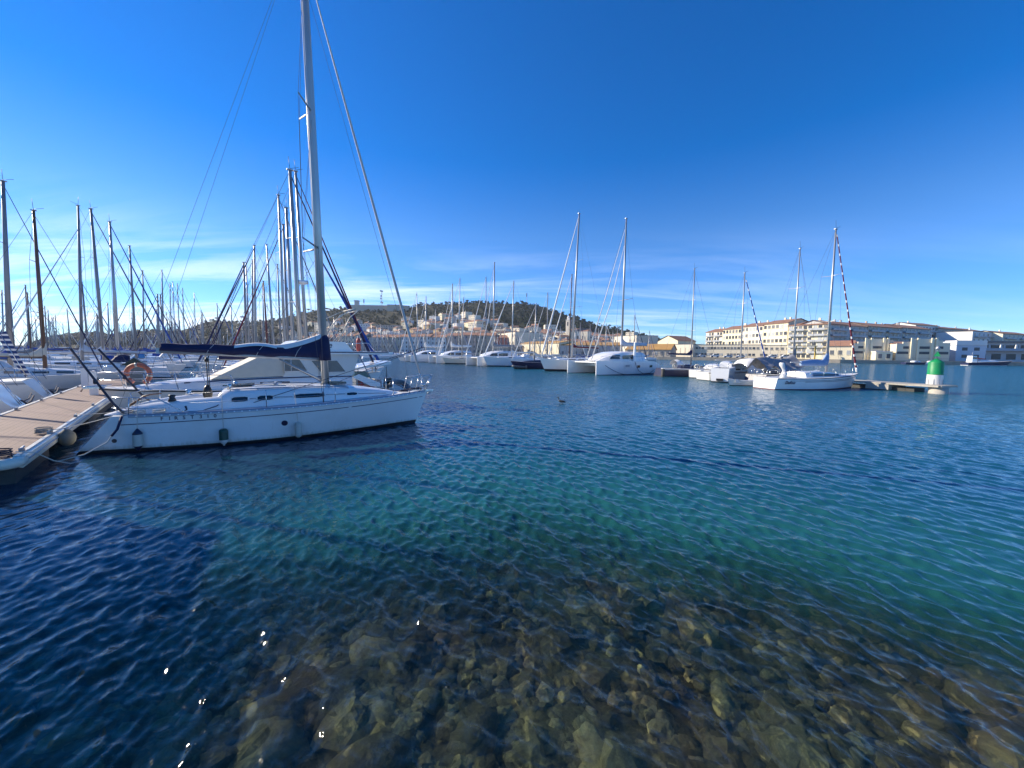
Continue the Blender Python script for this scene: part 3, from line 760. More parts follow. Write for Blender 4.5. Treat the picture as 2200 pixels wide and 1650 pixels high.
    # coils on the side deck
    for k, (x, y) in enumerate(((1.05, -1.05), (1.3, -1.12), (1.75, -1.22))):
        m = MB(); a = [(x+.13*math.cos(q*.5), y+.09*math.sin(q*.5), sh(x/Lw)+.03+.004*q) for q in range(26)]; m.tube(a, .017, 5)
        m.build('rope_coil', rope if k else mat('grey_rope', (.25, .24, .22), .9), t)
    m = MB(); a = []
    for q in range(30): a.append((8.55+.17*math.cos(q*.9)*(1-.01*q), -.30+.12*math.sin(q*.7), sh(.93)+.05+.003*q))
    m.tube(a, .013, 5); m.build('rope_coil', ropeb, t)
    # tiller
    m = MB(); m.tube([(.75, 0, sh(0)+.12), (1.1, 0, sh(0)+.40), (1.25, 0, sh(0)+.45), (1.5, 0, sh(0)+.47)], [.03, .028, .022, .018], 8); m.build('tiller', wood, t)
    # mast, boom, rig
    mx = 5.92; zb = sh(.66)+.47; top = 15.9; rk = .022
    def mp_(z): return mx-rk*(z-zb)
    m = MB(); m.tube([(mp_(zb-.05), 0, zb-.05), (mp_(8), 0, 8), (mp_(12), 0, 12), (mp_(top), 0, top)], [.085, .085, .078, .06], 14, ell=1.45); m.box((mp_(top), 0, top+.03), (.34, .14, .06)); M = m.build('mast', mat('silver_mast', (.50, .50, .47), .33, .5, var=.05), t)
    m = MB(); m.tube([(mp_(z)-.125, 0, z) for z in (zb+.9, 5, 10, 15)], .014, 5); m.build('sail_track', gel, M)
    m = MB(); m.tube([(mx, 0, zb-.06), (mx, 0, zb+.03)], .17, 14); m.build('mast_collar', steel, M)
    for z, l in ((6.25, 1.0), (10.65, .78)):
        m = MB()
        for s in (-1, 1): m.tube([(mp_(z), 0, z), (mp_(z)-l*.46, s*l, z+.05)], [.042, .026], 8, ell=.6)
        m.build('spreader', mat('spreader_grey', (.30, .30, .29), .4, .5), M)
    m = MB()
    for s in (-1, 1):
        ch = (mx-.12, s*1.28, sh(.62)+.02); s1 = (mp_(6.25)-.46, s*1.0, 6.30); s2 = (mp_(10.65)-.36, s*.78, 10.70)
        m.tube([ch, s1, s2, (mp_(top-.8), 0, top-.8)], .006, 5); m.tube([(ch[0]+.02, ch[1]*.97, ch[2]), (mp_(6.5), s*.05, 6.45)], .006, 5)
        m.tube([s1, (mp_(10.6), s*.04, 10.5)], .005, 5)
        m.tube([ch, (ch[0], ch[1]*.995, ch[2]+.35)], .015, 6)
    m.build('shroud', wire, t)
    for s in (-1, 1): m = MB(); m.tube([(.75, s*.8, sh(0)+.02), (mp_(top)-.15, 0, top)], .0042, 5); m.build('backstay', wire, t)
    # furled genoa
    ft = Vector((mp_(14.9)+.13, 0, 14.95)); fb = Vector((9.40, 0, f1+.16)); m = MB()
    m.tube([fb.lerp(ft, u) for u in (.04, .10, .2, .45, .75, .97)], [.03, .05, .052, .048, .036, .018], 10); m.build('furled_foresail', mat('furled_sail_grey', (.52, .50, .48), .75, var=.14, scale=9), t)
    m = MB(); m.tube([fb, fb.lerp(ft, .045)], .018, 6); m.lathe((fb.x-.02, 0, fb.z+.03), [(0, 0), (.09, .01), (.09, .1), (0, .11)], 12); m.build('furler_drum', steel, t)
    m = MB(); m.tube([(mp_(14.2)+.08, -.05, 14.2), (8.35, -.42, 4.2)], .005, 4); m.tube([(8.35, -.42, 4.2), (8.75, -.45, sh(.9)+.05)], .004, 4); m.build('halyard', ropeb, t)
    # boom and its navy cover
    bz = 2.50; be = 1.52
    m = MB(); m.tube([(mx-.1, 0, bz), (be, 0, bz+.22)], .075, 10); m.box((be-.02, 0, bz+.22), (.1, .12, .16)); bm_ = m.build('boom', mat('boom_grey', (.40, .42, .43), .35, .5), t)
    rows = []; n = 30
    for i in range(n+1):
        u = i/n; x = be+.02+(mx+.02-be)*u; zb0 = bz+.22*(1-u)-.03
        h = .25+.13*min(1, u*1.6)+.44*max(0, (u-.72)/.28)**1.35; w = .11+.05*math.sin(math.pi*u)
        if u > .93: w *= 1.15
        r = []
        for k in range(16):
            a = 2*math.pi*k/16; c = math.cos(a)
            r.append((x+.03*math.sin(u*17+k*.6), w*math.sin(a)*(1.0 if c < 0 else .7)+.012*math.sin(u*23+k), zb0+h*.5+h*.5*c+.012*math.sin(u*29+k*1.3)))
        rows.append(r)
    m = MB(); m.grid(rows, 0, True, True); m.add(rows[0], [tuple(range(16))]); m.add(rows[-1], [tuple(range(15, -1, -1))])
    cv = m.build('boom_cover', navy, t)
    # the part of the pack that wraps the mast foot of the sail, and the pale slack of the sail laid on top
    m = MB(); m.tube([(mp_(2.46)+.02, 0, 2.44), (mp_(2.8)+.02, 0, 2.8), (mp_(3.2)+.03, 0, 3.2), (mp_(3.4)+.04, 0, 3.36)], [.20, .19, .16, .05], 12); m.build('cover_front', navy, cv)
    rows = []
    for i in range(15):
        u = i/14; x = 4.40+1.42*u; z = 2.90+.42*u**1.6; w = .10
        rows.append([(x, -w*.95, z-.12), (x, -w*.7, z+.03), (x, 0, z+.055), (x, w*.7, z+.02)])
    m = MB(); m.grid(rows)
    rows = []
    for i in range(12):
        u = i/11; x = 3.35+1.15*u; z = 2.88+.10*math.sin(math.pi*u)*(.6+.4*u)
        rows.append([(x, -.12, z-.05), (x, -.07, z+.03), (x, 0.02, z+.05), (x, .1, z)])
    m.grid(rows); m.build('sail_slack', whitec, cv)
    for x in (2.6, 3.9, 5.0): m = MB(); m.tube([(x, -.17, 2.52), (x+.1, -.15, 2.75), (x+.22, -.05, 2.92)], .008, 5); m.build('cover_tie', rope, cv)
    # kicker strut and tackle
    m = MB(); m.tube([(4.55, 0, bz-.02), (5.92, 0, zb+.10)], [.032, .038], 8); m.build('kicker', alu, t)
    m = MB(); m.tube([(4.6, .02, bz-.08), (5.9, .02, zb+.04)], .010, 5); m.tube([(mx-.06, -.1, zb), (5.5, -.45, zb+.03), (3.3, -.5, sh(.4)+.68)], .008, 5); m.tube([(mx-.05, .1, zb), (5.5, .35, zb+.06), (3.3, .5, sh(.4)+.68)], .008, 5)
    m.tube([(mx, 0, zb), (mx-.15, -.2, zb+.05), (mx+.15, -.22, zb+.02), (mx+.1, .15, zb+.06)], .016, 6)
    m.build('control_line', ropeb, t)
    m = MB(); m.tube([(2.6, 0, bz+.1), (2.62, 0, 1.75), (2.6, 0, 1.1)], .016, 6); m.tube([(2.66, 0, bz+.08), (2.66, 0, 1.1)], .012, 5); m.lathe((2.62, 0, bz-.12), [(0, 0), (.06, .02), (.06, .1), (0, .14)], 8)
    m.lathe((2.6, 0, 1.25), [(0, 0), (.10, .02), (.13, .15), (.10, .32), (.04, .42), (0, .43)], 10)
    m.build('mainsheet', black, t)
    # stanchions, pushpit and pulpit
    m = MB(); hh = .56
    for s in (-1, 1):
        for x in (3.62, 5.55, 7.55):
            m = MB(); tt = x/Lw; q = pt(tt, 1); m.tube([(q[0], s*(q[1]-.06), q[2]), (q[0], s*(q[1]-.05), q[2]+hh)], .013, 7); m.lathe((q[0], s*(q[1]-.06), q[2]), [(.035, 0), (.03, .05), (.014, .06)], 8); m.build('stanchion', steel, t)
    m = MB()
    for s in (-1, 1):
        L1 = [(pt(x/Lw, 1)[0], s*(pt(x/Lw, 1)[1]-.05), pt(x/Lw, 1)[2]+hh) for x in (1.75, 3.62, 5.55, 7.55, 8.75)]
        m.tube(L1, .0045, 5); m.tube([(a, b, c-.27) for a, b, c in L1], .004, 5)
    m.build('lifeline', steel, t)
    m = MB()
    for s in (-1, 1):
        q = pt(.97, 1); a = (8.75, s*.52, sh(.95)); 
        m.tube([(8.72, s*.50, sh(.95)), (8.85, s*.47, sh(.95)+.56), (9.35, s*.27, sh(1)+.60), (9.72, s*.08, sh(1)+.62)], .0145, 8)
        m.tube([(9.15, s*.32, sh(.98)), (9.3, s*.29, sh(1)+.60)], .0145, 8)
        m.tube([(9.42, s*.10, sh(1)+.02), (9.72, s*.08, sh(1)+.62)], .0145, 8)
    m.tube([(9.72, -.08, sh(1)+.62), (9.76, 0, sh(1)+.62), (9.72, .08, sh(1)+.62)], .0145, 8)
    m.build('pulpit', steel, t)
    m = MB(); m.box((9.55, 0, sh(1)+.02), (.45, .16, .05)); m.box((9.2, 0, sh(1)+.03), (.5, .05, .04)); m.tube([(9.75, 0, sh(1)-.02), (9.55, .02, sh(1)-.12)], .03, 6); m.build('bow_roller', steel, t)
    m = MB()
    for s in (-1, 1):
        b0 = pt(0.03, 1)
        m.tube([(.72, s*.62, sh(0)), (.60, s*.66, 1.42), (.75, s*.98, 1.47), (1.15, s*1.22, 1.47), (1.75, s*1.30, 1.43), (2.35, s*1.36, sh(.2)+.02)], .015, 8)
        m.tube([(.62, s*.66, 1.16), (.78, s*1.0, 1.18), (1.15, s*1.22, 1.18), (2.0, s*1.32, 1.16)], .012, 8)
        m.tube([(1.12, s*1.22, sh(.1)), (1.15, s*1.22, 1.47)], .015, 8)
    m.build('pushpit', steel, t)
    for s in (-1, 1):
        m = MB(); m.tube([(1.0, s*1.10, sh(0)+.05), (.78, s*1.02, 1.3), (-.05, s*.75, 2.75)], .028, 8); m.lathe((.42, s*.92, 1.9), [(0, -.08), (.04, -.05), (.04, .05), (0, .08)], 8)
        m.build('passerelle_spar', mat('dark_spar', (.05, .045, .06), .4, .3), t)
    # hull openings
    def disc(x, z, r, nm, mm):
        p = side(x, z, .006); m = MB(); n = 20; vs = [p]
        for k in range(n):
            a = 2*math.pi*k/n; q = side(x+r*math.cos(a), z+r*math.sin(a), .007); vs.append(q)
        m.add(vs, [(0, 1+k, 1+(k+1) % n) for k in range(n)]); m.build(nm, mm, HL)
    disc(4.72, .565, .085, 'porthole', navyp); disc(.80, .33, .055, 'exhaust_outlet', mat('dark_grey_outlet', (.05, .05, .06), .5))
    # lettering on the topside, each letter set on the plating
    x = 1.80
    for ch, gap in zip('FIRST310', (.185, .12, .185, .175, .20, .165, .165, .2)):
        zc = f0+(f1-f0)*(x/Lw)**1.4-.165
        p = side(x, zc, .006); q = side(x+.15, zc, .006); yaw = math.atan2(q.y-p.y, q.x-p.x)
        pu = side(x, zc+.1, .006); tilt = math.atan2(-(pu.y-p.y), .1)
        text_mesh(ch, .135, 'letter', stripe, HL, (x, p.y-.004, zc-.01), (math.pi/2+tilt, 0, yaw), .001, bold=.002); x += gap
    return t, side
nb, nside = near_boat()
def nw(x, y, z): return loc_pt(BO, BA, x, y, z)
def fender(label, top, r, h, mats, ropetop, shape='cone', rope_m=None):
    t = thing('fender', label, 'fender', top, BA)
    if shape == 'cone':
        pr = [(0, 0), (.02, -.01), (r*.45, -h*.08), (r, -h*.22), (r, -h*.27)]; m = MB(); m.lathe((0, 0, 0), pr, 16); m.build('top_cap', mats[0], t)
        m = MB(); m.lathe((0, 0, 0), [(r, -h*.27), (r*1.03, -h*.5), (r, -h*.78)], 16); m.build('body', mats[1], t)
        m = MB(); m.lathe((0, 0, 0), [(r, -h*.78), (r*.6, -h*.88), (.03, -h*.985), (0, -h)], 16); m.build('bottom_cap', mats[0], t)
    elif shape == 'two':
        m = MB(); m.lathe((0, 0, 0), [(0, -h*.03), (r*.6, -h*.04), (r*.97, -h*.12), (r, -h*.2), (r, -h*.66)], 16); m.build('sleeve', mats[0], t)
        m = MB(); m.lathe((0, 0, 0), [(r, -h*.66), (r*.9, -h*.78), (r*.5, -h*.88), (r*.25, -h*.93), (r*.2, -h), (0, -h)], 16); m.build('body', mats[1], t)
    else:
        m = MB(); m.lathe((0, 0, 0), [(0, 0), (r*.35, -.01), (r*.8, -h*.08), (r, -h*.18), (r, -h*.82), (r*.8, -h*.93), (r*.3, -h), (0, -h)], 16); m.build('body', mats[0], t)
    m = MB(); m.tube([(0, 0, 0), Vector(ropetop)-Vector(top)] if False else [Vector((0, 0, -.01)), Matrix.Rotation(-BA, 3, 'Z')@(Vector(ropetop)-Vector(top))], .008, 5); m.build('line', rope_m or rope, t)
p = nside(1.33, .62); fender('white cylinder fender with dark pointed ends hanging near the stern of the nearest sailboat', nw(p.x, p.y-.125, .66), .105, .60, (navyp, fendw), nw(1.33, -1.27, 1.46))
p = nside(3.22, .6); fender('dark green and white fender hanging amidships on the nearest sailboat', nw(p.x, p.y-.115, .55), .11, .50, (greenp, gel2), nw(3.2, -1.47, 1.7), 'two')
p = nside(5.08, .6); fender('plain off white sausage fender hanging near the round black porthole', nw(p.x, p.y-.11, .60), .095, .50, (fendw,), nw(5.0, -1.42, 1.62), 'plain')
# round grey fender squeezed between pontoon and stern
t_ = thing('ball_fender', 'grimy grey ball fender squeezed between the pontoon edge and the stern of the nearest sailboat', 'fender', PP(2.95, .20, .42), BA)
m = MB(); m.lathe((0, 0, 0), [(0, -.22), (.09, -.19), (.15, -.11), (.17, 0), (.15, .11), (.08, .19), (.04, .23), (0, .25)], 16); m.build('ball', mat('grimy_grey', (.14, .137, .11), .8, var=.3, scale=7), t_)
m = MB(); m.lathe((0, 0, .22), [(.04, 0), (.05, .05), (0, .07)], 8); m.build('eye', greys, t_)
rope_thing('pale stern rope hanging from the nearest sailboat down into the water', [nw(1.0, -1.22, .98), nw(.93, -1.35, .70), nw(.75, -1.45, .35), nw(.35, -1.55, .10), nw(-.15, -1.6, -.02), nw(-.6, -1.6, -.06)], .016)
m = MB(); m.tube([Vector((0, 0, 0)), Matrix.Identity(3)@(nw(.93, -1.37, .66)-nw(1.0, -1.25, .99)), nw(.83, -1.43, .5)-nw(1.0, -1.25, .99)], .028, 8)
o = m.build('rope_sleeve', navy, loc=nw(1.0, -1.25, .99)); o['label'] = 'navy chafe sleeve on the stern rope of the nearest sailboat'; o['category'] = 'rope sleeve'
rope_thing('slack rope from the cleat at the pontoon corner down to the water', [PP(.35, -.1, .63), PP(.5, .12, .55), PP(.9, .3, .25), PP(1.5, .45, .02), PP(1.9, .55, -.05)], .012)
rope_thing('thin stern line from the pontoon cleat to the sailboat transom', [PP(3.0, -.1, .64), nw(.7, .2, .95)], .010, sag=.05)
rope_thing('crossed stern line from the pontoon to the port side of the transom', [PP(6.2, -.1, .64), nw(.75, .9, .95)], .010, sag=.06)
for k, (s_, p_) in enumerate(((.35, -.3), (3.15, -.22))):
    m = MB(); a = [(.13*math.cos(q*.55)+.02*math.sin(q*1.7), .16*math.sin(q*.55)+.02*math.cos(q*2.1), .02+.0035*q) for q in range(44)]; m.tube(a, .015, 5)
    o = m.build('rope_heap', ropeb if k == 0 else mat('grey_rope', (.25, .24, .22), .9), loc=PP(s_, p_, .545)); o['label'] = ('tangled dark rope heaped on the corner cleat of the pontoon', 'tangled grey rope heaped on the deck beside the ball fender')[k]; o['category'] = 'rope'
# grey tender tucked against the pontoon end, left edge of the picture
# ------------------------------------------------------------------ the motor yacht behind the nearest boat
def motor_yacht():
    # local x: bow 0 -> stern; build with x to stern along PV, near side = -y (towards the camera)
    a = PANG; o = PP(9.35, .1); B = 3.6; Lw = 10.6
    t = thing('motor_yacht', 'white flybridge motor yacht with navy stripe, moored behind the nearest sailboat', 'motor yacht', o, a)
    # hull stations from bow
    st = []; n = 20
    for i in range(n+1):
        u = i/n; x = Lw*u
        b = B/2*min(1, math.sin(math.pi/2*min(1, (u+.004)/.55))**.75) if u < .55 else B/2*(1-.06*(u-.55)/.45)
        z = 1.25-.38*u**.8; bw = b*(.55+.35*min(1, u/.5)); rk = .75*(1-u)**6
        st.append((x, b, z, bw, rk))
    def row(q, s):
        x, b, z, bw, rk = q
        return [Vector((x, s*b, z)), Vector((x+rk*.15, s*b*.99, z-.10)), Vector((x+rk*.4, s*(b*.6+bw*.4), z*.55)), Vector((x+rk*.8, s*bw, .12)), Vector((x+rk, s*bw*.96, 0)), Vector((x+rk*1.2, s*bw*.7, -.35))]
    m = MB()
    for s in (1, -1):
        rows = [row(q, s) for q in st]; nc = 6; vs = [p for r in rows for p in r]; o_ = len(m.v); m.v += [tuple(v) for v in vs]
        for i in range(n):
            for j in range(nc-1):
                f = (i*nc+j, i*nc+j+1, (i+1)*nc+j+1, (i+1)*nc+j); f = f if s < 0 else f[::-1]
                m.f.append(tuple(o_+k for k in f)); m.m.append(1 if j == 4 else 0); m.sm.append(True)
    a1 = row(st[-1], 1); a2 = row(st[-1], -1)
    for j in range(5): m.add([a1[j], a1[j+1], a2[j+1], a2[j]], [(0, 1, 2, 3)], 0)
    h = m.build('hull', [gel, antif], t)
    m = MB(); m.grid([[(q[0], q[1]+.02, q[2]-.03), (q[0], q[1]+.03, q[2]-.08)] for q in st]); m.grid([[(q[0], -q[1]-.02, q[2]-.03), (q[0], -q[1]-.03, q[2]-.08)] for q in st]); m.build('rubbing_strake', black, h)
    m = MB(); m.grid([[(q[0], q[1], q[2]), (q[0], 0, q[2]+.05), (q[0], -q[1], q[2])] for q in st if q[0] < 9.2]); m.box((9.9, 0, .62), (1.4, 3.1, .05)); m.build('deck', deckm, t)
    # long raised foredeck / lower cabin
    rows = []
    for (x, w, h_) in ((1.0, .25, .05), (1.8, .75, .22), (2.8, 1.12, .36), (4.0, 1.35, .46), (5.2, 1.42, .52), (7.0, 1.45, .60), (9.0, 1.45, .66)):
        z = 1.25-.38*(x/Lw)**.8; zt = z+h_
        rows.append([(x, -w-.12, z), (x, -w, zt-.06), (x, -w*.9, zt), (x, 0, zt+.05), (x, w*.9, zt), (x, w, zt-.06), (x, w+.12, z)])
    m = MB(); m.grid(rows); m.add(rows[-1], [tuple(range(7))]); lc = m.build('lower_cabin', gel, t)
    for s in (-1, 1):
        m = MB(); m.grid([[(x, s*(w+.012), z), (x, s*(w+.03), z-.045)] for (x, w, z) in ((2.5, 1.02, 1.42), (4.0, 1.35, 1.50), (5.2, 1.42, 1.53), (7, 1.45, 1.545), (9, 1.45, 1.52))]); m.build('navy_band', stripe, lc)
        for (xa, xb) in ((4.2, 4.95), (5.05, 6.2)):
            m = MB(); wa = 1.36+.05*(xa-4); m.add([(xa if xa > 4.5 else xa, s*(wa+.085), 1.16), (xb, s*(wa+.12), 1.16), (xb, s*(wa+.065), 1.36), (xa+(.4 if xa < 4.5 else 0), s*(wa+.04), 1.36)], [(0, 1, 2, 3)]); m.build('cabin_window', glassd, lc)
    # saloon
    m = MB(); z0, z1 = 1.45, 2.60
    prof = [(5.9, z0), (9.05, z0), (9.4, z1), (6.5, z1)]
    m.prism(prof, -1.38, 1.38); sal = m.build('saloon', mat('saloon_cream', (.66, .65, .60), .35, var=.04), t)
    for s in (-1, 1):
        for poly in ([(6.02, 1.80), (6.98, 1.80), (6.66, 2.36), (6.02, 2.36)], [(7.55, 1.72), (8.72, 1.72), (8.32, 2.30), (7.15, 2.30)]):
            m = MB(); m.prism([(x, z) for x, z in poly], s*1.38-.012, s*1.38+.012); fr = m.build('window', glasswin, sal)
            m = MB(); cx = sum(x for x, z in poly)/4; cz = sum(z for x, z in poly)/4
            P = [(x, s*1.395, z) for x, z in poly]; m.tube(P+[P[0]], .016, 5); m.tube([(cx-.12, s*1.395, poly[0][1]), (cx-.12, s*1.395, poly[2][1])], .014, 5); m.build('frame', gel, fr)
    # windscreen cover: pale tent over the raked front screen
    m = MB(); m.add([(3.35, -1.25, 1.52), (5.15, -1.15, 2.50), (5.15, 1.15, 2.50), (3.35, 1.25, 1.52), (6.35, -1.35, 1.60), (6.35, 1.35, 1.60), (6.3, -1.25, 2.52), (6.3, 1.25, 2.52)],
                    [(0, 3, 2, 1), (0, 1, 6, 4), (3, 5, 7, 2), (1, 2, 7, 6)]); m.build('screen_cover', beigec, t)
    # roof overhang with navy line, flybridge
    m = MB(); m.box((8.7, 0, 2.67), (4.9, 3.1, .14)); rf = m.build('roof', gel, t)
    m = MB()
    for s in (-1, 1): m.box((8.6, s*1.555, 2.70), (4.6, .012, .05))
    m.build('roof_stripe', stripe, rf)
    m = MB(); m.prism([(5.9, 2.742), (9.15, 2.742), (8.75, 3.22), (6.6, 3.24)], -1.30, 1.30); fb = m.build('flybridge', gel, t)
    text_mesh('ze', .36, 'lettering', stripe, fb, (7.80, -1.305, 2.93), (math.pi/2, 0, 0), .002, shear=.2, bold=.006)
    m = MB(); m.tube([(9.2, -1.35, 2.75), (9.1, -1.35, 3.15), (9.9, -1.35, 3.2), (10.2, -1.35, 2.8)], .02, 6); m.tube([(9.2, 1.35, 2.75), (9.1, 1.35, 3.15), (9.9, 1.35, 3.2), (10.2, 1.35, 2.8)], .02, 6)
    m.tube([(9.1, -1.35, 3.15), (9.1, 1.35, 3.15)], .02, 6); m.build('rail', steel, t)
    # bimini frame folded up over the flybridge
    m = MB()
    for (xb, xt, zt) in ((7.6, 9.35, 4.95), (8.45, 9.5, 4.85)):
        for s in (-1, 1): m.tube([(xb, s*1.2, 3.24), (xb+(xt-xb)*.55, s*1.2, 3.24+(zt-3.24)*.75), (xt, s*1.05, zt)], .022, 6)
        m.tube([(xt, -1.05, zt), (xt, 1.05, zt)], .022, 6)
    for k in range(4):
        for s in (-1, 1): m.tube([(8.3+k*.25, s*1.2, 3.2), (9.0+k*.22, s*1.15, 4.1-k*.1)], .016, 5)
    m.build('bimini_frame', mat('cream_tube', (.62, .58, .48), .4), t)
    # aft cockpit side with a raking strut, aft canopy
    m = MB(); m.prism([(9.0, 1.45), (9.9, .95), (10.4, .9), (10.4, 1.1), (9.3, 1.6)], -1.62, -1.55); m.prism([(9.0, 1.45), (9.9, .95), (10.4, .9), (10.4, 1.1), (9.3, 1.6)], 1.55, 1.62)
    m.box((10.55, 0, 1.0), (.06, 3.0, .5)); m.build('cockpit_side', gel, t)
    for s in (-1, 1): m = MB(); m.tube([(9.35, s*1.5, 2.6), (10.0, s*1.58, 1.15)], .03, 6); m.build('strut', greys, t)
    # pulpit rail forward
    m = MB()
    for s in (-1, 1):
        pts = []
        for x in (.05, .6, 1.3, 2.2, 3.1, 4.0):
            u = x/Lw; b = B/2*min(1, math.sin(math.pi/2*min(1, (u+.004)/.55))**.75); z = 1.25-.38*u**.8
            pts.append((x, s*b*.95, z+.62)); 
            if x > .1: m.tube([(x+.12, s*b*.95, z), (x, s*b*.95, z+.62)], .016, 6)
        pts += [(4.3, s*1.62, 1.1)]
        m.tube(pts, .018, 6); m.tube([(p[0], p[1], p[2]-.3) for p in pts[:-1]], .01, 5)
    m.tube([(.05, .12, 1.87), (-.15, 0, 1.9), (.05, -.12, 1.87)], .018, 6); m.build('bow_rail', steel, t)
    m = MB(); m.box((-.1, 0, 1.26), (.6, .2, .06)); m.tube([(.35, 0, 1.34), (-.4, 0, 1.30), (-.48, 0, 1.12)], .03, 6); m.build('anchor', steel, t)
    return o, a
YO, YA = motor_yacht()
def yw(x, y, z): return loc_pt(YO, YA, x, y, z)
# grey awning beyond the yacht
def tent(label, c, rz, w, d, z0, z1, mm):
    t = thing('boat_tent', label, 'tent', c, rz)
    m = MB(); m.prism([(-w/2, z0), (w/2, z0), (w/2*.7, z1), (-w/2*.82, z1*.98)], -d/2, d/2); b = m.build('canvas', mm, t)
    for k in (-.28, .05):
        m = MB(); m.box((w*k, -d/2-.012, (z0+z1)/2+.05), (w*.22, .02, (z1-z0)*.6)); m.build('clear_panel', mat('clear_plastic_panel', (.26, .26, .30), .25), b)
# the red fender standing on the flybridge
t_ = thing('fender', 'faded red fender standing upright on the roof of the motor yacht', 'fender', yw(9.55, -.9, 2.745), 0)
m = MB(); m.lathe((0, 0, 0), [(0, 0), (.08, .01), (.115, .08), (.12, .55), (.09, .66), (.04, .72), (0, .73)], 14); m.build('body', mat('faded_red', (.42, .08, .06), .5, var=.2, scale=8), t_)
m = MB(); m.lathe((0, 0, .72), [(.04, 0), (.045, .05), (0, .07)], 8); m.build('eye', greys, t_)
# inflatable tender hanging behind the yacht
def dinghy(label, c, rz, L=2.8, B=1.4, tilt=0.0, col=rubber, motor=True):
    t = thing('inflatable_dinghy', label, 'dinghy', c, rz); t.rotation_euler = (tilt, 0, rz)
    m = MB(); r = .2; pts = [(0, B/2-r, .32), (L*.55, B/2-r, .32), (L*.8, B*.33, .35), (L*.95, B*.14, .42), (L, 0, .45), (L*.95, -B*.14, .42), (L*.8, -B*.33, .35), (L*.55, -B/2+r, .32), (0, -B/2+r, .32)]
    m.tube(pts, [r*.55]+[r]*7+[r*.55], 12); m.build('tube', col, t)
    m = MB(); m.grid([[(0, B*.3, .2), (0, 0, .08), (0, -B*.3, .2)], [(L*.6, B*.28, .2), (L*.6, 0, .08), (L*.6, -B*.28, .2)], [(L*.92, .05, .35), (L*.92, 0, .3), (L*.92, -.05, .35)]]); m.box((.1, 0, .3), (.05, B-.4, .4)); m.build('floor', deckm, t)
    m = MB(); m.box((L*.4, 0, .42), (.25, B-.3, .04)); m.build('thwart', wood, t)
    return t
dinghy('dark grey inflatable dinghy tipped up across the stern of the motor yacht', yw(11.9, -.2, .25), YA+R_(62), 3.1, 1.5, R_(28))
def outboard(label, c, rz, mm=black, s=1.0):
    t = thing('outboard_motor', label, 'outboard motor', c, rz); t.scale = (s, s, s)
    m = MB(); m.box((0, 0, .52), (.42, .28, .30), taper=.8); m.build('cowling', mm, t)
    m = MB(); m.box((0, 0, .1), (.12, .10, .6)); m.box((.02, 0, -.25), (.35, .03, .05)); m.tube([(-.15, 0, -.35), (.2, 0, -.35)], [.06, .04], 8); m.build('leg', greys, t)
# small open boat with dark posts and gear behind the yacht's stern
def workboat():
    c = yw(12.4, 3.4, 0); t = thing('fishing_boat', 'small cluttered fishing boat with pale sloping roof beyond the motor yacht stern', 'fishing boat', c, YA+R_(188))
    hf = hull_fn(6.2, 2.4, .75, 1.15, rs=.1, rb=.5, ws=.85)
    hull_mesh(hf, n=12).build('hull', [gel2, antif, gel2], t); deck_mesh(hf, cock=(0.03, .8, .8, .3)).build('deck', deckm, t)
    m = MB(); m.prism([(-.2, 1.95), (2.3, 1.62), (2.4, 1.72), (-.2, 2.15)], -1.0, 1.0); m.build('roof', gel, t)
    m = MB()
    for x in (.1, 2.0):
        for s in (-1, 1): m.tube([(x, s*.9, .9), (x, s*.9, 1.75)], .025, 6)
    m.build('roof_post', mat('dark_post', (.04, .05, .06), .5), t)
    m = MB(); m.prism([(1.0, .9), (2.2, .9), (2.0, 1.5), (1.3, 1.5)], -.6, .6); m.build('wheelhouse', mat('greenish_glass', (.10, .17, .16), .15), t)
    for x, y in ((-.2, -.95), (2.9, -.9)):
        m = MB(); m.tube([(x, y, .8), (x, y, 2.35)], .022, 6); m.build('rod', black, t)
workboat()
dinghy('black inflatable dinghy floating beside the small fishing boat', yw(11.9, 2.3, 0.0), YA+R_(-60), 2.9, 1.5, 0, mat('black_rubber', (.03, .032, .04), .5))
outboard('black outboard motor tilted on the dinghy near the bow of the nearest sailboat', yw(12.2, 1.7, .45), YA, black)
# things on the yacht's aft deck
def crate(label, c, rz, d, mm):
    t = thing('crate', label, 'crate', c, rz); m = MB(); x, y, z = d
    m.box((0, 0, .015), (x, y, .03)); m.box((0, y/2, z/2), (x, .03, z)); m.box((0, -y/2, z/2), (x, .03, z)); m.box((x/2, 0, z/2), (.03, y-.03, z)); m.box((-x/2, 0, z/2), (.03, y-.03, z)); m.build('box', mm, t)
    m = MB()
    for s in (1, -1): m.box((0, s*(y/2+.02), z-.03), (x*1.04, .02, .05))
    m.build('rim', mm, t)
crate('dark red crate on the aft deck of the motor yacht', yw(9.85, -1.1, .65), YA, (.7, .45, .62), redp)
crate('white tub beside the red crate on the motor yacht stern', yw(10.0, -.3, .65), YA+.3, (.6, .5, .6), gel2)
t_ = thing('fender', 'white ball fender lying on the aft rail of the motor yacht', 'fender', yw(9.95, -1.35, 1.12), YA)
m = MB(); m.tube([(-.35, 0, 0), (-.28, 0, 0), (-.15, 0, 0), (.15, 0, 0), (.28, 0, 0), (.38, 0, 0)], [.03, .1, .14, .14, .1, .03], 12); m.build('body', fendw, t_)
m = MB(); m.tube([(.38, 0, 0), (.45, 0, 0)], .03, 8); m.build('eye', greys, t_)
rope_thing('dark bow line running from the nearest sailboat deck up to its foresail sheet block', [nw(3.9, -1.05, 1.18), nw(9.35, -.25, 2.95)], .009, ropeb, 'foresail_sheet')
rope_thing('second dark sheet led from the foresail clew past the mast foot', [nw(6.25, .25, 1.62), nw(9.35, -.22, 2.98)], .009, ropeb, 'foresail_sheet')
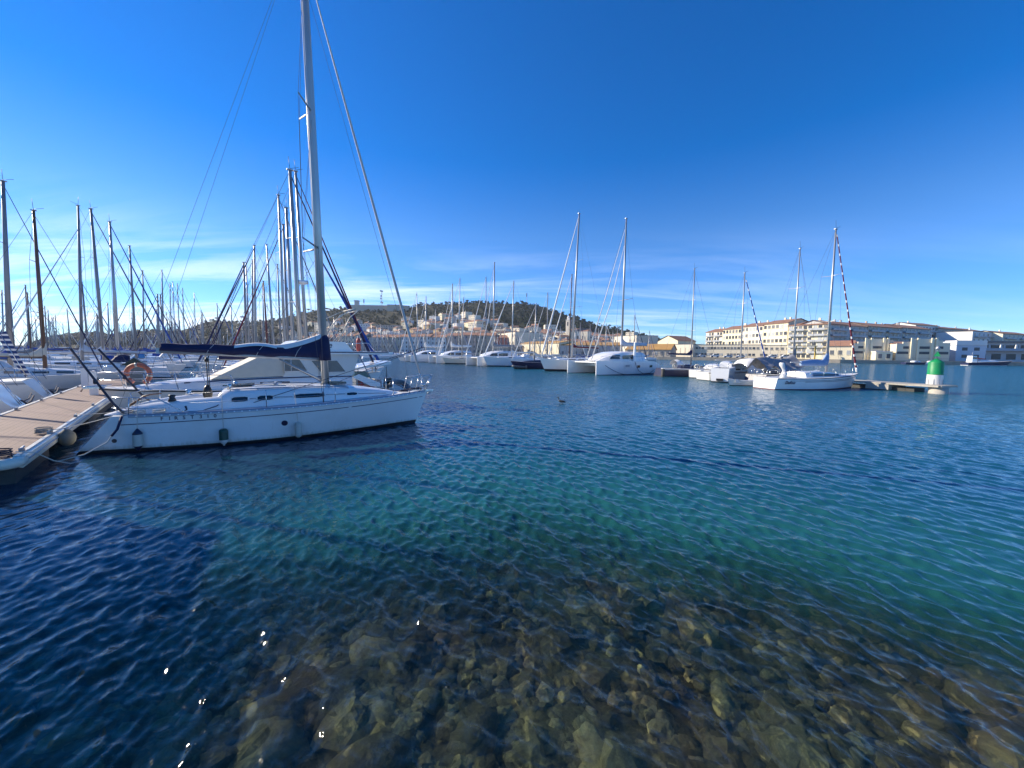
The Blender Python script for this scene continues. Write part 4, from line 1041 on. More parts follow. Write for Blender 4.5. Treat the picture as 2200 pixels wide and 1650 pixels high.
# ------------------------------------------------------------------ sailing boats of the left marina rows
def heel(root, tx, ty, D, rz, top, mx, rake=.012, lx=None, ly=0.0):
    # moored boats lie a little over in the breeze: tilt about the waterline until the masthead stands where it does
    q = AT(tx, ty, D); lx = mx-rake*(top-1.4) if lx is None else lx
    cx = root.location.x+lx*math.cos(rz)-ly*math.sin(rz); a = math.atan2(q.x-cx, top)
    a = max(-.09, min(.09, a)); root.rotation_euler = (Matrix.Rotation(a, 3, 'Y')@Matrix.Rotation(rz, 3, 'Z')).to_euler()
def by_mast(label, bx, by_, ty, D, rz, Lw=10.0, mxf=.56, tx=None, **kw):
    base = AT(bx, by_, D); top = AT(bx, ty, D).z
    mx = Lw*mxf; loc = (base.x-mx*math.cos(rz), base.y-mx*math.sin(rz), 0)
    r = sailboat(label, loc, rz, Lw=Lw, mast=top, mx=mx, **kw)
    if tx is not None: heel(r[0], tx, ty, D, rz, top, mx)
    return r
PO = PANG; PI_ = PANG+math.pi; GL = 'sailboats berthed on the left side of the pontoon'; GR = 'sailboats berthed on the right side of the pontoon'
# sterns just beyond the pontoon edge
for i, (s_, lab, cv, hm) in enumerate(((13.6, 'white sailboat with grey scooped transom closest to the left edge', 'white', gel),
                                       (18.2, 'white sailboat with dark striped sloping transom across the pontoon from the nearest sailboat', 'grey', gel2))):
    p = PP(s_, -2.5); t, hf = sailboat(lab, (p.x, p.y, 0), PI_+R_(3), Lw=10.5, B=3.4, mast=14.5, cover=cv, group=GL, hullm=hm, stripecol=greys, sprayhood='white', rs=.75, f0=1.15, f1=1.5)
    m = MB()
    for y in (-.16, .16): m.tube([(.2, y, .35), (.75, y, 1.55)], .016, 6)
    for k in range(5): m.tube([(.25+.1*k, -.16, .45+.22*k), (.25+.1*k, .16, .45+.22*k)], .014, 5)
    m.build('swim_ladder', steel, t)
    # dark fender boards slung round the quarter
    m = MB(); m.tube([(-.02, -1.0, .62), (.0, -.5, .42), (.0, .3, .40), (.05, .9, .60)], .035, 6); m.tube([(.05, -1.05, .72), (.05, -.5, .54), (.05, .3, .52)], .02, 6); m.build('stern_rope', ropeb, t)
# striped cloth hung over the first boat's rail at the left edge
p = PP(21.0, -4.4, 1.2)
t_ = thing('striped_awning', 'blue and white striped awning strip sloping down over the boats at the left edge', 'awning', AT(4, 770, 17.5), 0)
a_ = AT(0, 716, 17.5); b_ = AT(57, 808, 17.5); o_ = AT(4, 770, 17.5); rows = []
for i in range(21):
    u = i/20; p = a_.lerp(b_, u)-o_; p.z += -.10*math.sin(math.pi*u); w = .22*(1-.45*u)
    rows.append([(p.x-w, p.y+.05, p.z-w*.5), (p.x, p.y, p.z), (p.x+w, p.y+.05, p.z+w*.5)])
m = MB(); m.grid(rows); m.build('cloth', bluestripe, t_)
m = MB(); m.tube([a_-o_, b_-o_], .02, 6); m.build('pole', steel, t_)

L_ = [ # label, base x, top y, depth, heading, L, kwargs
 ('sailboat with thick tall grey mast and broad blue boom cover at the left edge', 15, 380, 26, PO, 9.6, dict(cover='blue', mastm=alud, mr=.125, stay='navy', stayw=.035, detail=2, sprayhood='blue')),
 ('sailboat with slim brown mast and beige humped boom cover across the pontoon', 92, 450, 26, PO, 9.0, dict(cover='beige', mastm=wood, mr=.10, stay='bare', detail=2, hullm=gel2)),
 ('sailboat whose thin dark mast carries a pale foresail sloping down to the left edge', 173, 445, 34, PI_, 10.5, dict(cover='pale', mastm=alud, mr=.10, stay='white', detail=2, lift=1.6)),
 ('sailboat with leaning tall grey mast and grey furled foresail sloping to the right', 222, 450, 36, PO, 10.5, dict(cover='pale', mastm=alud, mr=.12, stay='grey', detail=2, stayw=.07)),
 ('sailboat with light grey mast and long bright blue furled foresail', 252, 475, 38, PO, 10.5, dict(cover='blue', mastm=alu, mr=.12, stay='blue', detail=2, stayw=.07)),
 ('sailboat with short grey mast standing close behind the blue foresail boat', 246, 568, 50, PI_, 9.5, dict(cover='blue', mastm=alud, mr=.09, stay='bare')),
 ('sailboat with medium grey mast and navy furled foresail crossing the backstays', 291, 527, 48, PO, 10.5, dict(cover='navy', mastm=alud, mr=.11, stay='navy')),
 ('sailboat with thin mast and dark foresail leaning left, next to the navy foresail boat', 308, 583, 55, PI_, 9.5, dict(cover='blue', mastm=alud, mr=.09, stay='navy')),
 ('sailboat with plain mast rising alone left of the navy boom end', 350, 577, 62, PO, 11, dict(cover='white', mastm=alud, mr=.10, stay='grey')),
 ('sailboat with mast showing between the thick grey mast and the brown mast, shorter one', 60, 630, 60, PI_, 9, dict(cover='blue', mastm=alud, mr=.09, stay='grey')),
 ('sailboat with short mast hard against the left edge behind the thick grey mast', 5, 618, 50, PO, 9, dict(cover='white', mastm=alu, mr=.09, stay='bare')),
 ('sailboat with mast leaning beside the brown mast and crossing foresails', 64, 628, 46, PO, 9, dict(cover='grey', mastm=wood, mr=.07, stay='bare')),
 ('sailboat in the tight cluster above the navy boom end, slightly tallest mast', 368, 606, 76, PO, 10, dict(cover='blue', mastm=alud, mr=.09, stay='navy')),
 ('sailboat in the tight cluster above the navy boom end, mast with blue foresail', 376, 604, 80, PO, 10, dict(cover='blue', mastm=alu, mr=.09, stay='blue')),
 ('sailboat in the tight cluster above the navy boom end, mast third along', 386, 608, 84, PO, 10, dict(cover='white', mastm=alud, mr=.09, stay='navy')),
 ('sailboat with low mast right of the tight mast cluster over the navy boom', 396, 618, 84, PO, 10, dict(cover='navy', mastm=alud, mr=.09, stay='grey')),
 ('sailboat with lone low mast between the cluster and the crossed blue foresails', 420, 628, 88, PO, 10, dict(cover='white', mastm=alu, mr=.09, stay='navy')),
]
TX = [10, 75, 165, 198, 238, 240, 280, 305, 349, 57, 5, 60, 366, 372, 382, 393, 418]
for i_, (lab, bx, ty, D, rz, Lw, kw) in enumerate(L_): kw.setdefault('sprayhood', ['blue', 'white', 'navy', None, 'beige', 'sky'][i_ % 6]); by_mast(lab, bx, 745, ty, D, rz+R_(rnd.uniform(-2, 2)), Lw, tx=TX[i_], group=GL, **{'detail': 1, **kw})
RR = [
 ('sailboat with the tallest pale mast behind the nearest sailboat, navy foresail to the right', 648, 370, 22.5, PO, 9.8, dict(cover='navy', mastm=alu, mr=.12, stay='navy', detail=2, stayw=.06, radar=.46)),
 ('sailboat with tall mast right beside the tallest one, carrying a maroon furled foresail', 661, 373, 26, PO, 10, dict(cover='blue', mastm=alu, mr=.10, stay='maroon', detail=2)),
 ('sailboat with pale mast just left of the two tallest ones, long navy boom cover', 632, 442, 29, PI_, 10, dict(cover='navy', mastm=alu, mr=.115, stay='bare', detail=2, sprayhood='sky')),
 ('sailboat with grey mast half hidden behind its pale neighbour in the middle of the row', 620, 480, 33, PI_, 10, dict(cover='blue', mastm=alud, mr=.10, stay='maroon')),
 ('sailboat with slender tall mast topped by a wind vane, left of the paired masts', 612, 420, 31, PO, 10.5, dict(cover='white', mastm=alu, mr=.10, stay='grey', detail=2)),
 ('sailboat with a mast that leans slightly between the red mast and the tall group', 590, 528, 44, PO, 10.5, dict(cover='grey', mastm=alu, mr=.10, stay='bare')),
 ('sailboat with short mast and small radar dome left of the tall group', 603, 568, 47, PO, 9.5, dict(cover='white', mastm=alud, mr=.09, stay='navy', radar=.35)),
 ('sailboat with a red painted mast', 576, 602, 52, PI_, 9.5, dict(cover='blue', mastm=mat('red_mast_paint', (.16, .03, .03), .45), mr=.10, stay='bare')),
 ('sailboat with thin grey mast just left of the red mast', 567, 608, 58, PI_, 9.5, dict(cover='white', mastm=alud, mr=.08, stay='grey')),
 ('sailboat with pale mast standing tallest left of the red mast', 548, 528, 41, PI_, 10.5, dict(cover='blue', mastm=alu, mr=.115, stay='navy', stayw=.07)),
 ('sailboat with thin mast doubled beside the pale one left of the red mast', 541, 560, 46, PI_, 10, dict(cover='white', mastm=alud, mr=.09, stay='navy')),
 ('sailboat with dark mast and crossed blue foresail on the left of the row', 530, 563, 47, PI_, 10, dict(cover='blue', mastm=alud, mr=.12, stay='blue', stayw=.09, radar=.45)),
 ('sailboat with mast touching the dark mast, its navy foresail running down to the left', 536, 564, 52, PI_, 10, dict(cover='navy', mastm=alu, mr=.09, stay='navy')),
 ('sailboat with two blue foresails sloping right beside the nearest mast', 698, 548, 30, PO, 9.8, dict(cover='blue', mastm=alud, mr=.06, stay='blue', stayw=.12)),
]
TX = [625, 637, 613, 607, 600, 574, 597, 565, 563, 545, 541, 522, 527, 686]
for i_, (lab, bx, ty, D, rz, Lw, kw) in enumerate(RR): kw.setdefault('sprayhood', ['navy', 'grey', 'blue', None, 'white'][i_ % 5]); by_mast(lab, bx, 740, ty, D, rz+R_(rnd.uniform(-2, 2)), Lw, tx=TX[i_], group=GR, **{'detail': 1, **kw})

# ------------------------------------------------------------------ boats moored along the central pier
HEAD = math.atan2(-2.9, -5.1)
def catamaran(label, bowpt, L=12.0, Bm=6.0, mast=21.0, cover='pale', group=None, hullc=None, fb=1.85, mastm=None, side=1, windows=True, stays=2, mxo=4.9, roofline=1.0):
    """root at the bow of the near hull; local +x = towards the bow, so the boat runs to -x; the far hull lies at -y"""
    t = thing('catamaran', label, 'catamaran', (bowpt.x, bowpt.y, 0), HEAD, group); hullc = hullc or gel
    for yy in (0, -Bm):
        m = MB(); rows = {1: [], -1: []}; n = 12
        for s in (1, -1):
            for i in range(n+1):
                u = i/n; x = -L*u; b = .62*min(1, (u*4+.02))**.6*(1 if u < .85 else 1-.25*(u-.85)/.15); z = fb-.15*u if u < .88 else fb-.13-(u-.88)/.12*1.15
                rows[s].append([(x, yy+s*b*1.0, z), (x, yy+s*b*1.02, z*.6), (x, yy+s*b*.9, .15), (x, yy+s*b*.82, .05), (x, yy+s*b*.6, -.3)])
            R = rows[s]; o_ = len(m.v); m.v += [p for r in R for p in r]
            for i in range(n):
                for j in range(4):
                    f = (i*5+j, (i+1)*5+j, (i+1)*5+j+1, i*5+j+1); f = f if s > 0 else f[::-1]
                    m.f.append(tuple(o_+k for k in f)); m.m.append(1 if j == 3 else 0); m.sm.append(True)
        dk = [[r[0] for r in rows[1]], [r[0] for r in rows[-1]]]; m.grid(dk, 0, False)
        a, b = rows[1][-1], rows[-1][-1]; m.add(list(a)+list(b), [(0, 1, 2, 3, 4, 9, 8, 7, 6, 5)])
        a, b = rows[1][0], rows[-1][0]; m.add(list(a)+list(b), [(5, 6, 7, 8, 9, 4, 3, 2, 1, 0)])
        h = m.build('hull', [hullc, antif], t)
        if windows:
            for k, xx in enumerate((-L*.58, -L*.78)):
                m = MB()
                for s in (-1, 1): m.box((xx, yy+s*.625, 1.05), (.55, .03, .34))
                m.build('hull_window', glassd, h)
    m = MB(); m.box((-L*.52, -Bm/2, fb-.45), (L*.62, Bm-1.1, .7)); m.box((-.9, -Bm/2, fb-.22), (.16, Bm-1.1, .16)); m.build('bridge_deck', hullc, t)
    m = MB(); m.add([(-.98, -.5, fb-.18), (-L*.22, -.5, fb-.18), (-L*.22, -Bm+.5, fb-.18), (-.98, -Bm+.5, fb-.18)], [(0, 1, 2, 3)]); m.build('trampoline', mat('netting_grey', (.2, .2, .2), .9), t)
    rows = []; z0 = fb-.12
    for (x, w, hh) in ((-L*.17, 1.2, .05), (-L*.24, 1.9, .55), (-L*.33, 2.2, 1.0), (-L*.45, 2.35, 1.28), (-L*.6, 2.35, 1.32), (-L*.8, 2.3, 1.22)):
        hh *= roofline; rows.append([(x, -Bm/2-w, z0), (x, -Bm/2-w*.96, z0+hh*.8), (x, -Bm/2-w*.75, z0+hh), (x, -Bm/2, z0+hh*1.06), (x, -Bm/2+w*.75, z0+hh), (x, -Bm/2+w*.96, z0+hh*.8), (x, -Bm/2+w, z0)])
    m = MB(); m.grid(rows, 0, True); m.add(rows[-1], [tuple(range(7))]); cr = m.build('coachroof', hullc, t)
    for s in (1, -1):
        for (xa, xb, ya, yb) in ((-L*.26, -L*.40, .0, 0), (-L*.43, -L*.60, 0, 0)):
            m = MB(); wa = 2.02 if xa > -L*.3 else 2.36; wb = 2.3 if xa > -L*.3 else 2.37
            m.add([(xa, -Bm/2+s*(wa+.03), z0+.32), (xb, -Bm/2+s*(wb+.03), z0+.3), (xb, -Bm/2+s*(wb-.02), z0+.88*roofline), (xa-(.5 if xa > -L*.3 else 0), -Bm/2+s*(wa+.02), z0+.80*roofline)], [(0, 1, 2, 3)]); m.build('window', glassd, cr)
    zb = z0+1.3*roofline-.15; mx = -mxo
    M = mast_mesh(0, zb, mast, .16, .012).build('mast', mastm or alu, t, loc=(mx, -Bm/2, 0))
    spreaders(0, [zb+(mast-zb)*.4], zb, .012, [1.5], alu, M, .2, .035)
    m = MB()
    for s in (1, -1): m.tube([(mx-1.2, -Bm/2+s*(Bm/2-.1), fb), (mx-.5, -Bm/2+s*1.4, zb+(mast-zb)*.4), (mx-.2, -Bm/2, mast-1)], .014, 4)
    m.tube([(-.9, -Bm/2, fb), (mx-.2, -Bm/2, mast-.3)], .014, 4); m.build('rigging', wire, t)
    m = MB()
    for k in range(stays): m.tube([(-.9-k*.9, -Bm/2, fb+.1), (-.9-k*.9+(mx+.9)*.5, -Bm/2, fb+(mast*.9-fb)*.5-k), (mx, -Bm/2, mast*.93-k*2.2)], [.07, .062, .03], 7)
    m.build('furled_foresail', whitec, t)
    m = MB(); m.tube([(mx-.2, -Bm/2, zb+1.0), (mx-5.2, -Bm/2, zb+1.15)], .09, 7); m.build('boom', alu, t)
    cm = {'pale': palec, 'maroon': redc, 'grey': greyc, 'white': whitec}[cover]
    c = sail_cover(-5.2, .2, zb+1.05, .5, 1.5, .22); c.build('sail_cover', cm, t, loc=(mx, -Bm/2, 0))
    m = MB()
    for s in (0, -Bm):
        pts = [(-L*k, s+(.5 if s == 0 else -.5), fb-.1*k+.6) for k in (.02, .15, .3, .45, .6, .75)]
        m.tube(pts, .014, 4)
        for p in pts: m.tube([p, (p[0], p[1], p[2]-.6)], .014, 4)
    m.build('guardrail', steel, t)
    return t
GC = 'catamarans moored bow out along the central pier'
tA = catamaran('large white catamaran with curved coachroof and grey mainsail pack, moored nearest on the central pier', G(1280, 806), 12.2, 5.9, AT(1336, 465, 55).z, 'pale', GC, mxo=7.4)
heel(tA, 1345, 465, 55.8, HEAD, AT(1336, 465, 55).z, 0, lx=-7.5, ly=-2.95)
m = MB(); m.prism([(-7.1, 1.5), (-7.55, 1.5), (-7.45, 4.2), (-7.2, 4.4)], -.45, -.3); m.build('upright_fin', gel, tA)
m = MB(); m.box((-5.1, .66, 1.15), (1.35, .03, .46)); pl = m.build('registration_plate', gel2, tA); m = MB(); m.box((-4.95, .68, 1.16), (.75, .02, .25)); m.build('print', greys, pl)
def hung_rope(label, pts): return rope_thing(label, pts, .03, ropeb)
def on(h, o, x, y, z): return loc_pt(o, h, x, y, z)
bA = G(1280, 806)
hung_rope('long dark mooring line drooping along the near hull of the largest catamaran', [on(HEAD, bA, -x, .72, 1.75-1.75*math.sin(min(1, x/5.2)*1.57)) for x in (.9, 1.6, 2.4, 3.3, 4.3, 5.6)])
hung_rope('second dark mooring line drooping aft on the near hull of the largest catamaran', [on(HEAD, bA, -x, .75, z) for x, z in ((6.2, 1.8), (6.5, 1.1), (7.0, .5), (7.9, .1), (9.2, .15), (10.2, .7))])
by_mast('big white sailboat with the tallest mast of the central pier and a maroon boom cover', 1228, 760, 460, 61.5, HEAD, 14.0, mxf=.6, tx=1245, cover='maroon', group='sailboats moored along the central pier', B=4.2, f0=1.35, f1=1.75, mr=.17, stay='white', stayw=.11, detail=2, stripecol=None, rs=.9, boomz=2.0)
GM = 'sailboats moored along the central pier'
C_ = [
 ('navy hulled sailboat with short pale mast between two white hulls on the central pier', 1148, 652, 68, 10, dict(hullm=navyhull, cover='white', B=3.4)),
 ('sailboat with a dark thin mast behind the tallest pier mast', 1223, 590, 75, 11, dict(cover='grey', mastm=wood, stay='white', stayw=.09)),
 ('sailboat with slim grey mast above the yellow warehouse wall', 1176, 628, 84, 11, dict(cover='beige', mastm=alud, stay='white')),
 ('large pale sailboat with raked bow, its mast before the white house block', 1099, 604, 78, 13, dict(cover='white', B=4.0, f0=1.35, f1=1.9, stay='white', stayw=.10, radar=.0, sprayhood='white')),
 ('beige sailboat with stern ladder, low hull between two catamarans', 992, 640, 90, 10, dict(hullm=cream, cover='grey', stay='white')),
 ('sailboat with tall thin mast beside the twin furled foresails of the far catamaran', 985, 598, 98, 12, dict(cover='pale', stay='white', stayw=.09)),
 ('sailboat with brownish mast right of the row of red roofed quay houses', 1045, 594, 92, 12, dict(cover='beige', mastm=alud, stay='white', stayw=.09)),
 ('sailboat with lone pale mast just right of the nearest furled foresail', 898, 628, 112, 12, dict(cover='white', stay='white', stayw=.09)),
 ('sailboat with short mast hidden left of the twin far masts', 936, 664, 118, 10, dict(cover='blue')),
]
TX = [1152, 1229, 1177, 1104, 996, 988, 1044, 895, 936]
for i_, (lab, bx, ty, D, Lw, kw) in enumerate(C_): by_mast(lab, bx, 755, ty, D, HEAD+R_(rnd.uniform(-2, 2)), Lw, tx=TX[i_], group=GM, **{'detail': 1, 'mr': .12, **kw})
catamaran('white catamaran with double stripe bows beside the large pale sailboat', G(1025, 786.5), 12, 5.6, AT(1065, 570, 84).z, 'grey', GC)
catamaran('white catamaran farther along the pier, bows left of the beige hull', G(937, 781), 11.5, 5.5, AT(966, 615, 98).z, 'white', GC)
catamaran('white catamaran seen through the furled foresail of the nearest sailboat', G(882, 777.5), 11.5, 5.5, AT(905, 650, 118).z, 'white', GC)
# small tender on the deck of the pale sailboat
tt = dinghy('small grey tender lying by the bow of the large pale sailboat', G(1130, 793)+Vector((0, 1, .05)), HEAD, 2.6, 1.3, 0)

# pier behind them ----------------------------------------------------
def pier():
    A = Vector((33.8, 29.9, 0)); Bp = Vector((29.5, 41.5, 0)); C = Vector((23.5, 57.5, 0)); Dd = Vector((-10, 113, 0))
    t = thing('concrete_pier', 'low pale concrete pier with broken slabs carrying the green beacon', 'pier', (0, 0, 0))
    def seg(P, Q, w, z0, z1, nm, mm, par):
        d = (Q-P).normalized(); n = Vector((-d.y, d.x, 0))*w/2
        vs = [P-n, Q-n, Q+n, P+n]; m = MB(); m.add([(v.x, v.y, z0) for v in vs]+[(v.x, v.y, z1) for v in vs], [(0, 3, 2, 1), (4, 5, 6, 7), (0, 1, 5, 4), (1, 2, 6, 5), (2, 3, 7, 6), (3, 0, 4, 7)]); return m.build(nm, mm, par)
    E_ = A+(Bp-A)*.62
    seg(A+(A-Bp).normalized()*.25, E_, 2.3, .50, .63, 'slab', concrete, t)
    seg(E_+(Bp-A).normalized()*.03, Bp, 2.3, .47, .60, 'slab', concrete, t)
    seg(Bp+(C-Bp).normalized()*.05, C, 2.3, .44, .57, 'slab', concrete, t); seg(C, Dd, 2.5, .4, .6, 'slab', concrete, t)
    # end tables and skewed blocks under the deck
    for (u, w, l, z0, z1, mm) in ((.05, 2.7, 1.5, .52, .66, concrete), (.30, 2.5, 1.6, .05, .49, concrete), (.95, 2.6, 1.6, -.5, .46, concrete)):
        c = A+(Bp-A)*u; d = (Bp-A).normalized(); seg(c-d*l/2, c+d*l/2, w, z0, z1, 'block', mm, t)
    c = A+(Bp-A)*.02; m = MB(); m.tube([(c.x-.5, c.y-.3, -1), (c.x-.5, c.y-.3, .5)], .55, 14); m.build('pile', concrete, t)
    c = A+(Bp-A)*.66; m = MB(); m.prism([(-1.0, .50), (.9, .50), (.9, .32), (.3, -.1), (-.1, -.1)], -1.2, 1.2); m.build('bracket', concrete, t, loc=(c.x, c.y, 0), rz=R_(-15))
    seg(A+(Bp-A)*.12, Bp+(C-Bp)*.2, 1.5, -.6, .30, 'dark_footing', dconcrete, t)
pier()
def beacon():
    c = Vector((33.95, 30.85, .64)); t = thing('harbour_beacon', 'stout green and white harbour beacon with cone topmark on the pier end', 'beacon', c)
    gm = mat('beacon_green', (.006, .24, .075), .5, var=.15, scale=3, dirt=(.05, .20, .09), dirtamt=.6)
    m = MB(); r = .46; prof = [(r*.97, 0)]
    m.lathe((0, 0, 0), [(r, 0), (r, .42), (r, .70), (r, .80)], 32); m.build('white_base', gel2, t)
    m = MB()
    for k in range(9):
        a = 2*math.pi*k/9-.4; m.box((math.cos(a)*(r+.012), math.sin(a)*(r+.012), .22), (.03, .05, .44), rz=a, taper=.5)
    m.build('drain_groove', greys, t)
    m = MB(); m.lathe((0, 0, 0), [(r*1.005, .795), (r*1.06, .82), (r*1.06, .84), (r*1.0, .86), (r*1.0, 1.72), (r*.95, 1.80), (r*.5, 1.96), (r*.12, 2.08), (0, 2.10)], 32); m.build('green_body', gm, t)
    m = MB(); m.tube([(0, 0, 2.0), (0, 0, 2.85)], .025, 8); m.build('rod', greys, t)
    m = MB(); m.lathe((0, 0, 0), [(.27, 2.25), (.02, 2.68)], 4, smooth=False); m.lathe((0, 0, 0), [(.0, 2.25), (.27, 2.25)], 4, smooth=False); m.build('cone_topmark', gm, t)
    m = MB(); m.tube([(0, 0, 2.80), (.25, -.1, 2.87)], .02, 6); m.lathe((0, 0, 2.82), [(0, 0), (.14, .01), (.16, .06), (.10, .16), (.09, .24), (0, .27)], 14); m.build('lantern', mat('lantern_grey', (.35, .36, .38), .3, .3), t)
beacon()

# ------------------------------------------------------------------ right hand group
def two_pt(pa, pb): d = pb-pa; return math.atan2(d.y, d.x), d.length
ra = R_(12.9)
base = Vector((21.25, 32.38, 0))
t, hf = sailboat('white sailboat with cream transom and pale blue boom cover moored left of the green beacon', (base.x, base.y, 0), ra, Lw=9.8, B=3.2, mast=13.6, mx=6.55, cover=None, group='boats moored in the right hand group',
    hullm=gel, boot=redanti, stay='none', detail=2, rs=.15, f0=.95, f1=1.30, mr=.11, windows=False)
for s in (-1, 1):
    m = MB(); m.add([(3.9, s*1.04, 1.10), (7.0, s*.80, 1.16), (6.9, s*.76, 1.30), (3.9, s*.99, 1.36)], [(0, 1, 2, 3)]); m.build('dark_window_band', mat('blue_tinted_band', (.01, .02, .06), .1), t)
    for (z1, z0, mm, xa, xb) in ((.985, .93, stripe, .0, 1.0), (.80, .765, stripe, .12, .97), (.70, .665, stripe, .25, .80)):
        m = MB(); rows = []
        for i in range(20):
            tt = xa+(xb-xa)*i/19; rows.append([(q[0], s*(q[1]+.012), q[2]) for q in (hf[0](tt, z1), hf[0](tt, z0))])
        m.grid(rows); m.build('stripe', mm, t)
fb_ = Vector((10.0, 0, 1.45)); ft_ = Vector((6.55, 0, 13.2))
m = MB(); n = 60; rows = []
for i in range(n):
    u0, u1 = i/n, (i+1)/n; r_ = .075*(1-u0*.6); m.tube([fb_.lerp(ft_, u0), fb_.lerp(ft_, u1)], [r_, r_], 6, mi=(1 if (i % 4 == 3 or i < 2) else 0), caps=False)
m.build('furled_foresail', [redc, whitec], t)
bc = MB(); bc = sail_cover(3.7, 6.6, 1.95, .40, 1.5, .19, hump=.16, seed=2); bc.build('boom_cover', mat('pale_blue_cover', (.22, .32, .50), .8, var=.12, bump=.35), t)
lt = text_mesh('Dufour', .34, 'lettering', stripe, t, (.72, -hf[0](.10, .7)[1]-.02, .50), (math.pi/2, 0, R_(-4)), .001, shear=.4, bold=.012)
m = MB()
for y in (-.9, -.3, .3, .9): m.tube([(-.35, y, 1.0), (-.4, y, 1.6)], .014, 5)
m.tube([(-.4, -.95, 1.6), (-.4, .95, 1.6)], .016, 5); m.tube([(-.4, -.95, 1.3), (-.4, .95, 1.3)], .012, 5); m.build('pushpit', steel, t)
# white bundle hanging at its pushpit
c = loc_pt(base, ra, .95, -.85, .98)
t_ = thing('draped_bundle', 'tall crumpled white cloth bundle standing at the stern rail left of the blue boom cover', 'cloth bundle', c, 0)
rows = []
for i in range(14):
    u = i/13; r_ = .20*(1-.35*u)+.05*math.sin(u*9)
    rows.append([((r_+.03*math.sin(k*2.3+u*7))*math.cos(2*math.pi*k/14)+.12*math.sin(u*5), (r_+.03*math.cos(k*1.7))*math.sin(2*math.pi*k/14), 1.25*u) for k in range(14)])
m = MB(); m.grid(rows, 0, True, True); m.add(rows[-1], [tuple(range(14))]); m.build('cloth', whitec, t_)
m = MB(); m.tube([(.1, -.2, .3), (.12, -.22, 1.0)], .02, 6); m.build('strap', bluec, t_)

GRR = 'boats moored in the right hand group'
# boat under the grey tarpaulin
p = AT(1703, 790, 39.0); rz = ra+R_(6); Lw = 9.0; mx = 5.3
t, hf = sailboat('sailboat draped with a big crumpled grey tarpaulin, dark hull, behind the cream transom', (p.x-mx*math.cos(rz), p.y-mx*math.sin(rz), 0), rz, Lw=Lw, B=3.0, mast=AT(1708, 535, 39).z, mx=mx, cover=None, group=GRR, hullm=navyhull, stay='bare', detail=2, boomz=1.3)
rows = []; n = 26
for i in range(n+1):
    u = i/n; x = .2+4.9*u; r = []
    top_ = 2.55+.12*math.sin(u*7)+ .35*max(0, u-.85)/.15
    for k in range(-9, 10):
        v = k/9; dz = abs(v)**1.15*(1.15+.22*math.sin(u*9+k*.3)+.12*math.sin(u*23)); 
        r.append((x+.05*math.sin(k+u*13), v*1.25+.07*math.sin(u*19+k*.9), top_-dz+.07*math.sin(u*15+k*1.7)*abs(v)))
    rows.append(r)
m = MB(); m.grid(rows); m.build('tarpaulin', mat('grey_tarpaulin', (.20, .205, .225), .55, var=.15, scale=2, bump=.5, bscale=5), t)
m = MB(); m = sail_cover(3.5, 5.5, 2.2, .35, 1.7, .18, seed=5); m.build('boom_cover', greyc, t)
# boat with blue and white foresail and white hood
p = AT(1590, 790, 43.5); rz = ra+R_(2); mx = 4.9
t, hf = sailboat('sailboat with blue and white spiralled foresail and big white sprayhood', (p.x-mx*math.cos(rz), p.y-mx*math.sin(rz), 0), rz, Lw=8.6, B=2.9, mast=AT(1594, 587, 43.5).z, mx=mx, cover=None, group=GRR, hullm=gel2, stripecol=navyp, stay='none', detail=2, rs=-.3)
fb_ = Vector((8.7, 0, 1.6)); ft_ = Vector((mx+.1, 0, AT(1594, 597, 43.5).z-.2)); m = MB(); n = 40
for i in range(n):
    u0, u1 = i/n, (i+1)/n; r_ = .085*(1-u0*.5); m.tube([fb_.lerp(ft_, u0), fb_.lerp(ft_, u1)], [r_, r_], 6, mi=(1 if i % 4 == 3 else 0), caps=False)
m.build('furled_foresail', [bluec, whitec], t)
p = AT(1612, 775, 42.0)
tent_c = Vector((p.x, p.y, 0))
rows = []
for (x, w, h) in ((-1.4, 1.1, 1.9), (-1.1, 1.15, 2.35), (0, 1.2, 2.5), (1.0, 1.1, 2.35), (1.25, 1.05, 1.9)):
    rows.append([(x, w*math.cos(math.pi*k/10), .9+(h-.9)*math.sin(math.pi*k/10)**.5) for k in range(11)])
m = MB(); m.grid(rows); o = thing('boat_tent', 'boxy white canvas tent over the cockpit left of the grey tarpaulin', 'tent', tent_c, rz); m.build('canvas', whitec, o)
m = MB()
for x in (-1.4, 1.25): m.tube([(x, 1.12*math.cos(math.pi*k/10), .9+1.02*math.sin(math.pi*k/10)**.5) for k in range(11)], .025, 5)
m.build('hoop', steel, o)
# small open boat in front
def open_boat(label, c, rz, L=2.9, B=1.25, h0=gel2, grp=None):
    t = thing('rowing_boat', label, 'rowing boat', c, rz, grp); hf = hull_fn(L, B, .42, .62, rs=.05, rb=.25, ws=.8, sag=.03)
    hh = hull_mesh(hf, n=12, levels=(1, .8, .55, .3, .1, .03, -.2)).build('hull', [h0, antif, h0], t); deck_mesh(hf, n=14, cock=(.03, .86, B*.33, .28)).build('gunwale', deckm, t)
    m = MB(); m.grid([[(q[0], -q[1]-.015, q[2]) for q in (hf[0](i/12, .72), hf[0](i/12, .5))] for i in range(13)]); m.build('stripe', navyp, hh)
    m = MB(); m.box((L*.35, 0, .32), (.25, B*.8, .04)); m.box((L*.6, 0, .34), (.25, B*.75, .04)); m.build('thwart', wood, t)
    return t
c = G(1640, 829); open_boat('small white rowing boat with navy side stripe floating before the dark hull', c+Vector((-.1, .7, 0)), ra+math.pi, 3.1, 1.3)
